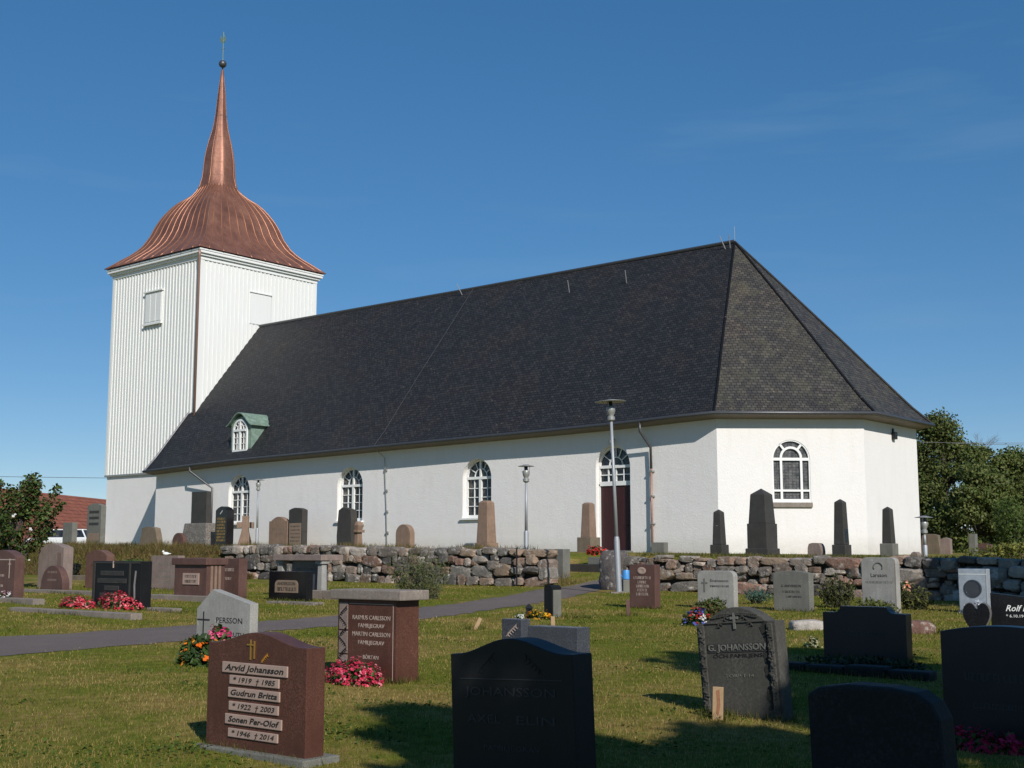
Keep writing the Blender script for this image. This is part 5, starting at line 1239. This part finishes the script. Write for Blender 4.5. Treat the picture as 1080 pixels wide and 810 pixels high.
# car
def car(label, loc, rz):
    t = thing('parked_car', label, 'car', loc, (0, 0, rz)); pt = plain('white_car_paint', (.72,.73,.74), .25, 0, .03)
    side = [(-2.1, .32), (2.1, .32), (2.14, .6), (2.08, .92), (1.75, 1.0), (1.2, 1.04), (-2.05, 1.05), (-2.15, .8), (-2.14, .5)]
    bd = MB().prism(side, -.86, .86).build('body', pt, t, bevel=.07, seg=3)
    q = MB(); z0, z1 = 1.03, 1.52
    q.add([(-2.0, -.8, z0), (1.2, -.8, z0), (1.2, .8, z0), (-2.0, .8, z0), (-1.65, -.62, z1), (.35, -.62, z1), (.35, .62, z1), (-1.65, .62, z1)], [(0,3,2,1),(4,5,6,7),(0,1,5,4),(1,2,6,5),(2,3,7,6),(3,0,4,7)])
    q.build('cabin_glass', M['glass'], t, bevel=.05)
    MB().box(-1.72, .40, -.63, .63, 1.49, 1.56).build('roof_panel', pt, t, bevel=.03)
    pl = MB()
    for sy in (-1, 1):
        for xa, xb in ((-1.95, -1.62), (-.55, -.6), (1.15, .33)):
            pl.tube([(xa, sy*.80, 1.04), (xb, sy*.635, 1.52)], .045, 6)
    pl.build('pillars', pt, t)
    for sx in (-1.32, 1.3):
        for sy in (-.78, .78):
            wv = MB(); wv.lathe([(.20, -.1), (.31, -.1), (.33, -.06), (.33, .06), (.31, .1), (.20, .1)], 20); wv.v = [(sx+x, sy+z, .33+y) for x, y, z in wv.v]
            wo_ = wv.build('wheel', M['blackmetal'], t, smooth='auto')
            rv = MB(); rv.lathe([(.03, -.105), (.2, -.09), (.2, .09), (.03, .105)], 14); rv.v = [(sx+x, sy+z, .33+y) for x, y, z in rv.v]; rv.build('rim', M['galv'], wo_, smooth='auto')
    for sy in (-.6, .6): MB().box(2.02, 2.12, sy-.18, sy+.18, .66, .84).build('headlight', M['whiteink'], t, bevel=.02); MB().box(-2.17, -2.08, sy-.15, sy+.15, .7, .95).build('tail_light', plain('red_lens', (.4,.02,.02), .3), t, bevel=.02)
    return t
d = ray(66, 580); Yc = 80.0
car('white parked car half hidden behind the shrub and the grey stele', (d.x/d.y*Yc, Yc, Zat(582, 0, Yc)-.15), R(170))
P = Vector((-14.0, 35.5, 0)); P.z = gz(P.x, P.y)
rs = thing('rose_shrub', 'tall leafy rose shrub with a few white blooms and reddish tips at the left edge', 'shrub', P)
mb = MB(); L = []; rd = random.Random(5)
for i in range(26):
    a = rd.uniform(0, 6.28); ln = rd.uniform(1.2, 3.1); out_ = rd.uniform(.3, 1.5)
    if i == 0: a, ln, out_ = -.1, 3.15, .55
    if i == 1: a, ln, out_ = -.15, 2.35, 1.45
    if i == 2: a, ln, out_ = .2, 2.8, 1.15
    pts = [(0, 0, -.1), (.35*out_*math.cos(a), .35*out_*math.sin(a), ln*.55), (out_*math.cos(a), out_*math.sin(a), ln)]
    mb.tube(pts, [.03, .02, .008], 5)
    for f in np.linspace(.25, 1, 9):
        p = np.array(pts[1])*(1-f)+np.array(pts[2])*f if f > .3 else np.array(pts[0])*(1-f/.3*.8)+np.array(pts[1])*(f/.3*.8)
        L.append((p, (.17, .17, .14)))
mb.build('stems', M['bark'], rs)
crown('leaves', L, 6200, .06, [(.05,.085,.02), (.07,.11,.025), (.035,.06,.016), (.095,.13,.035), (.11,.06,.025)], rs, shell=.1)
v, i_ = cards(np.array([(.28, -.55, 2.05), (.25, -.6, 2.0), (.70, -.5, 1.65), (.74, -.5, 1.62), (.3, -.8, 1.0), (.75, -.6, .8), (-.3, -.7, 1.3)]), np.array([[0, -1, .5]])*np.ones((7, 1)), .05, .8, .3)
raw_mesh('blooms', v, 4, i_, M['petal'], rs, np.tile([.7, .68, .64], (len(v), 1)))
# wires
def wire(name, label, a, b, sag, r=.012):
    a, b = Vector(a), Vector(b); pts = [a.lerp(b, k/16)-Vector((0, 0, sag*4*(k/16)*(1-k/16))) for k in range(17)]
    o = MB().tube(pts, r, 5).build(name, M['darkpipe']); tag(o, label, 'power line')
wire('power_line', 'thin power line crossing the sky left of the tower', (-60, 110, Zat(499, 0, 110)), (-20, 110, Zat(505.5, 0, 110)), .1, .02)
wire('power_line', 'upper thin power line over the trees at the right', (26, 80, Zat(466.5, 0, 80)), (48, 80, Zat(462, 0, 80)), .15, .014)
wire('power_line', 'lower pale power line running from the church corner across the trees', (24.5, 70, Zat(467.5, 0, 70)), (36, 70, Zat(467.5, 0, 70)), .1, .012)
# ------------------------------------------------------------------ trees
DK = [(.085,.115,.028), (.10,.13,.032), (.12,.14,.036), (.145,.15,.045), (.075,.10,.026)]
def tp_(px, Y): return Vector(((px-540)/FH*Y, Y, gz((px-540)/FH*Y, Y)))
tree('broadleaf_tree', 'dense dark broadleaf tree rising right behind the church corner', tp_(998, 86), 9.6, 3.5, 26000, .115, DK, .3, 1, .02, nl=46)
tree('broadleaf_tree', 'dark broadleaf tree partly hidden by the church corner', tp_(965, 92), 8.6, 3.2, 10000, .125, DK, .28, 2, .02, nl=34)
tree('broadleaf_tree', 'darker and lower tree filling the right edge of the wood', tp_(1078, 84), 6.6, 3.4, 22000, .115, DK, .3, 3, .02, nl=42)
tree('broadleaf_tree', 'slender tree with open top between the dense tree and the right edge', tp_(1046, 92), 8.7, 1.5, 5500, .125, DK, .2, 4, .05, nl=26)
tree('broadleaf_tree', 'slim open crowned tree nearest the right edge of the picture', tp_(1061, 96), 8.6, 1.4, 4200, .125, DK, .2, 5, .05, nl=20)
tree('broadleaf_tree', 'low bushy tree closing the gap below the slender tree', tp_(1034, 80), 5.6, 2.8, 17000, .115, DK, .25, 6, .0, nl=36)
tree('broadleaf_tree', 'dark bushy tree beyond the right edge of the wood', tp_(1118, 88), 7.4, 3.8, 9000, .14, DK, .3, 8, .02, nl=34)
bt = thing('bare_tree', 'leafless grey tree whose twigs show above the dense tree', 'tree', tp_(1021, 98)); mb = MB(); rd = random.Random(3)
mb.tube([(0, 0, -.2), (.1, 0, 5), (0, 0, 8.5)], [.16, .1, .04], 7)
def br(p, dv, ln, r, lvl):
    q = p+dv*ln; mb.tube([p, p.lerp(q, .5)+Vector((rd.uniform(-.1, .1), rd.uniform(-.1, .1), 0)), q], [r, r*.7, r*.4], 4)
    if lvl:
        for k in range(4): br(p.lerp(q, rd.uniform(.35, 1)), (dv+Vector((rd.uniform(-.8, .8), rd.uniform(-.8, .8), rd.uniform(-.1, .6)))).normalized(), ln*.62, r*.5, lvl-1)
for k in range(9):
    a = rd.uniform(0, 6.28); br(Vector((0, 0, rd.uniform(5, 8.2))), Vector((math.cos(a)*.75, math.sin(a)*.75, .8)).normalized(), rd.uniform(1.4, 2.2), .045, 3)
mb.build('branches', plain('grey_bark', (.13,.12,.105), .9), bt)
# trees behind and beside the photographer whose shade lies over the foreground
SH = [(.04,.065,.016), (.05,.08,.02)]
def shade_tree(label, X, Y, H, R_, n, size, seed):
    """a real tree standing towards the sun, its crown H metres up, R_ across, so that its shade reaches X, Y"""
    k = (H-.4)/math.tan(SUN_EL); px, py = X+math.sin(SUN_AZ)*k, Y-math.cos(SUN_AZ)*k
    tree('churchyard_tree', label, (px, py, gz(px, py)), H*1.42, R_, n, size, SH, .2, seed, .34, nl=30)
shade_tree('leafy churchyard tree right of the photographer shading the stepped and maroon gravestones', 4.95, 11.9, 7.5, 2.7, 11000, .2, 21)
shade_tree('tall leafy tree beyond the right edge shading the end of the stone wall', 12.3, 30.4, 8.5, 3.4, 13000, .22, 22)
shade_tree('smaller leafy tree behind the photographer shading the big black gravestone', .55, 8.0, 6.0, 1.5, 4200, .17, 23)
shade_tree('small leafy tree behind the photographer shading the nearest dark gravestone', 3.0, 6.9, 5.6, 1.7, 4800, .17, 24)

# ------------------------------------------------------------------ grass
def pathdist(X, Y):
    """distance to the edge of the path, negative on it"""
    dd = np.full(len(X), 99.0)
    for k in range(0, 240, 2): dd = np.minimum(dd, np.hypot(X-PC[k, 0], Y-PC[k, 1])-PW[k])
    return dd
def blades(name, X, Y, Z, h, w, cols, m, kind='stuff'):
    n = len(X); a = rng.uniform(0, 6.283, n); b = a+rng.normal(0, .6, n)
    lean = rng.uniform(.2, .9, n)*h
    c = np.stack([np.cos(a), np.sin(a), 0*a], 1)*w[:, None]; P = np.stack([X, Y, Z-.004], 1)
    tip = P+np.stack([np.cos(b+1.3)*lean, np.sin(b+1.3)*lean, h], 1)
    midp = P*.45+tip*.55; midp[:, 2] += h*.12
    V = np.stack([P-c*.5, P+c*.5, midp+c*.35, tip, midp-c*.35], 1).reshape(-1, 3)
    # two faces: quad as two triangles + tip
    base = np.arange(n)[:, None]*5
    I = np.concatenate([base+np.array([[0, 1, 2]]), base+np.array([[0, 2, 4]]), base+np.array([[4, 2, 3]])])
    o = raw_mesh(name, V, 3, I, M[m], None, np.repeat(cols, 5, 0)); tag(o, kind=kind); return o
n = 480000
Y = 5.0*(40/5.0)**rng.uniform(0, 1, n); X = rng.uniform(-1, 1, n)*(Y*.46+1.2)
t_, s_ = (X-A0.x)*UL.x+(Y-A0.y)*UL.y, (X-A0.x)*UR.x+(Y-A0.y)*UR.y
ok = (s_ < -14.1) & (pathdist(X, Y) > -np.abs(rng.normal(0, .11, n))); X, Y = X[ok], Y[ok]; Z = ground(X, Y); n = len(X)
patch = (np.sin(X*1.1+.5*Y+1)*np.sin(Y*.8-.3*X)+.6*np.sin(X*2.7+Y*1.9)+.5*np.sin(Y*3.1-X*.8)+rng.normal(0, .55, n))
near = np.clip((26-Y)/14, 0, 1)
dry = 1/(1+np.exp(-(patch*3.2-1.25+1.6*near)))
gcol = np.array([(.112,.142,.017), (.148,.170,.021), (.19,.19,.03), (.09,.125,.015)])[rng.integers(0, 4, n)]; dcol = np.array([(.34,.24,.085), (.42,.305,.12), (.27,.195,.06)])[rng.integers(0, 3, n)]
pick = (rng.uniform(0, 1, n) < dry*.75)[:, None]
cols = np.where(pick, dcol, gcol)*rng.uniform(.75, 1.25, (n, 1))
blades('lawn_grass', X, Y, Z, rng.uniform(.012, .038, n)*(1+.3*(Y > 18)), np.maximum(.0032, Y*.0004), cols, 'grass')
tag(bpy.data.objects['lawn_grass'], 'short mown lawn, green with dry straw coloured patches', 'grass')
# unmown tufts round the feet of the stones
TX_ = []; TY_ = []
for o in [q for q in COL.objects if q.get('category') in ('gravestone', 'kerb', 'marker') and q.parent is None]:
    x0, y0 = o.location.x, o.location.y; t0_, s0_ = ts(x0, y0)
    if s0_ > -14.3 or y0 > 36: continue
    wq = float(o['w']) if 'w' in o else (.2 if o['category'] == 'marker' else 1.6); dq = float(o['d']) if 'd' in o else .2
    m_ = int((wq+dq)*420*min(1, 14/y0)); u = rng.uniform(0, 2*(wq+dq), m_); out_ = np.abs(rng.normal(0, .035, m_))
    lx = np.where(u < wq, u-wq/2, np.where(u < wq+dq, wq/2+out_, np.where(u < 2*wq+dq, u-wq-dq-wq/2, -wq/2-out_))); ly = np.where(u < wq, -dq/2-out_, np.where(u < wq+dq, u-wq-dq/2, np.where(u < 2*wq+dq, dq/2+out_, u-2*wq-dq-dq/2)))
    TX_.append(x0+math.cos(TH)*lx+math.sin(TH)*ly); TY_.append(y0-math.sin(TH)*lx+math.cos(TH)*ly)
X, Y = np.concatenate(TX_), np.concatenate(TY_); n = len(X)
cols = np.array([(.075,.10,.018), (.10,.12,.022), (.06,.085,.015), (.22,.17,.06)])[rng.integers(0, 4, n)]*rng.uniform(.7, 1.2, (n, 1))
tag(blades('grass_tufts', X, Y, ground(X, Y), rng.uniform(.03, .10, n), np.maximum(.004, Y*.0004), cols, 'grass'), 'longer unmown grass round the feet of the gravestones', 'grass')
# clover and plantain in the lawn
cx_ = []; 
for k in range(150):
    yc = 6*(30/6)**rng.uniform(0, 1); xc = rng.uniform(-1, 1)*yc*.45; rr_ = rng.uniform(.08, .4); q = int(60*rr_/.3)
    cx_.append(np.stack([xc+rng.normal(0, rr_, q), yc+rng.normal(0, rr_*.7, q)], 1))
cx_ = np.concatenate(cx_); t_, s_ = (cx_[:, 0]-A0.x)*UL.x+(cx_[:, 1]-A0.y)*UL.y, (cx_[:, 0]-A0.x)*UR.x+(cx_[:, 1]-A0.y)*UR.y
cx_ = cx_[(s_ < -14.3) & (pathdist(cx_[:, 0], cx_[:, 1]) > .1)]
P_ = np.concatenate([cx_, (ground(cx_[:, 0], cx_[:, 1])+rng.uniform(.012, .04, len(cx_)))[:, None]], 1)
v, i_ = cards(P_, np.array([[0, 0, 1]])*np.ones((len(P_), 1)), .017, .8, .4)
tag(raw_mesh('clover', v, 4, i_, M['grass'], None, tint(len(P_), [(.055,.095,.02), (.075,.12,.025), (.10,.14,.03)])), 'low clover and plantain leaves scattered through the lawn', 'clover', kind='stuff')
# tall dry grass over the left wall and along the church foot
n = 26000
tq = rng.uniform(-2.9, 36, n); sq = -13.7+rng.gamma(1.2, .45, n)
X = A0.x+UL.x*tq+UR.x*sq; Y = A0.y+UL.y*tq+UR.y*sq; Z = ground(X, Y)
hh = rng.uniform(.08, .30, n)*(.6+.5*np.sin(tq*1.7)*np.sin(tq*.6)+.3)
cols = np.array([(.22,.15,.06), (.28,.20,.09), (.16,.13,.045), (.11,.12,.035)])[rng.integers(0, 4, n)]*rng.uniform(.7, 1.2, (n, 1))
tag(blades('dry_grass', X, Y, Z, np.maximum(.05, hh), np.full(n, .016), cols, 'grass'), 'tall brown dry grass along the top of the left stone wall and bank', 'grass')
n = 42000
tq = rng.uniform(10.5, 36, n); sq = np.where(tq < 12.4, -14.12-rng.gamma(1.3, .12, n), rng.uniform(-15.9, -12.6, n)); X = A0.x+UL.x*tq+UR.x*sq; Y = A0.y+UL.y*tq+UR.y*sq
cols = np.array([(.20,.135,.055), (.25,.175,.08), (.13,.12,.04), (.085,.105,.028), (.12,.07,.04)])[rng.integers(0, 5, n)]*rng.uniform(.6, 1.2, (n, 1))
tag(blades('bank_grass', X, Y, ground(X, Y), rng.uniform(.08, .36, n)*(.65+.35*np.sin(tq*2.1)*np.sin(tq*.83+1)), np.full(n, .02), cols, 'grass'), 'rough brown and green grass on the bank left of the stone wall', 'grass')
n = 5000
tq = rng.uniform(-24, -5.2, n); sq = -13.6+rng.gamma(1.2, .4, n); X = A0.x+UL.x*tq+UR.x*sq; Y = A0.y+UL.y*tq+UR.y*sq
cols = np.array([(.20,.15,.06), (.10,.11,.03), (.07,.09,.02)])[rng.integers(0, 3, n)]*rng.uniform(.7, 1.2, (n, 1))
tag(blades('terrace_grass', X, Y, ground(X, Y), rng.uniform(.04, .14, n), np.full(n, .013), cols, 'grass'), 'thin grass fringe along the top of the right stone wall', 'grass')
for o in bpy.data.objects:
    for k in ('w', 'h', 'd'):
        if k in o: del o[k]
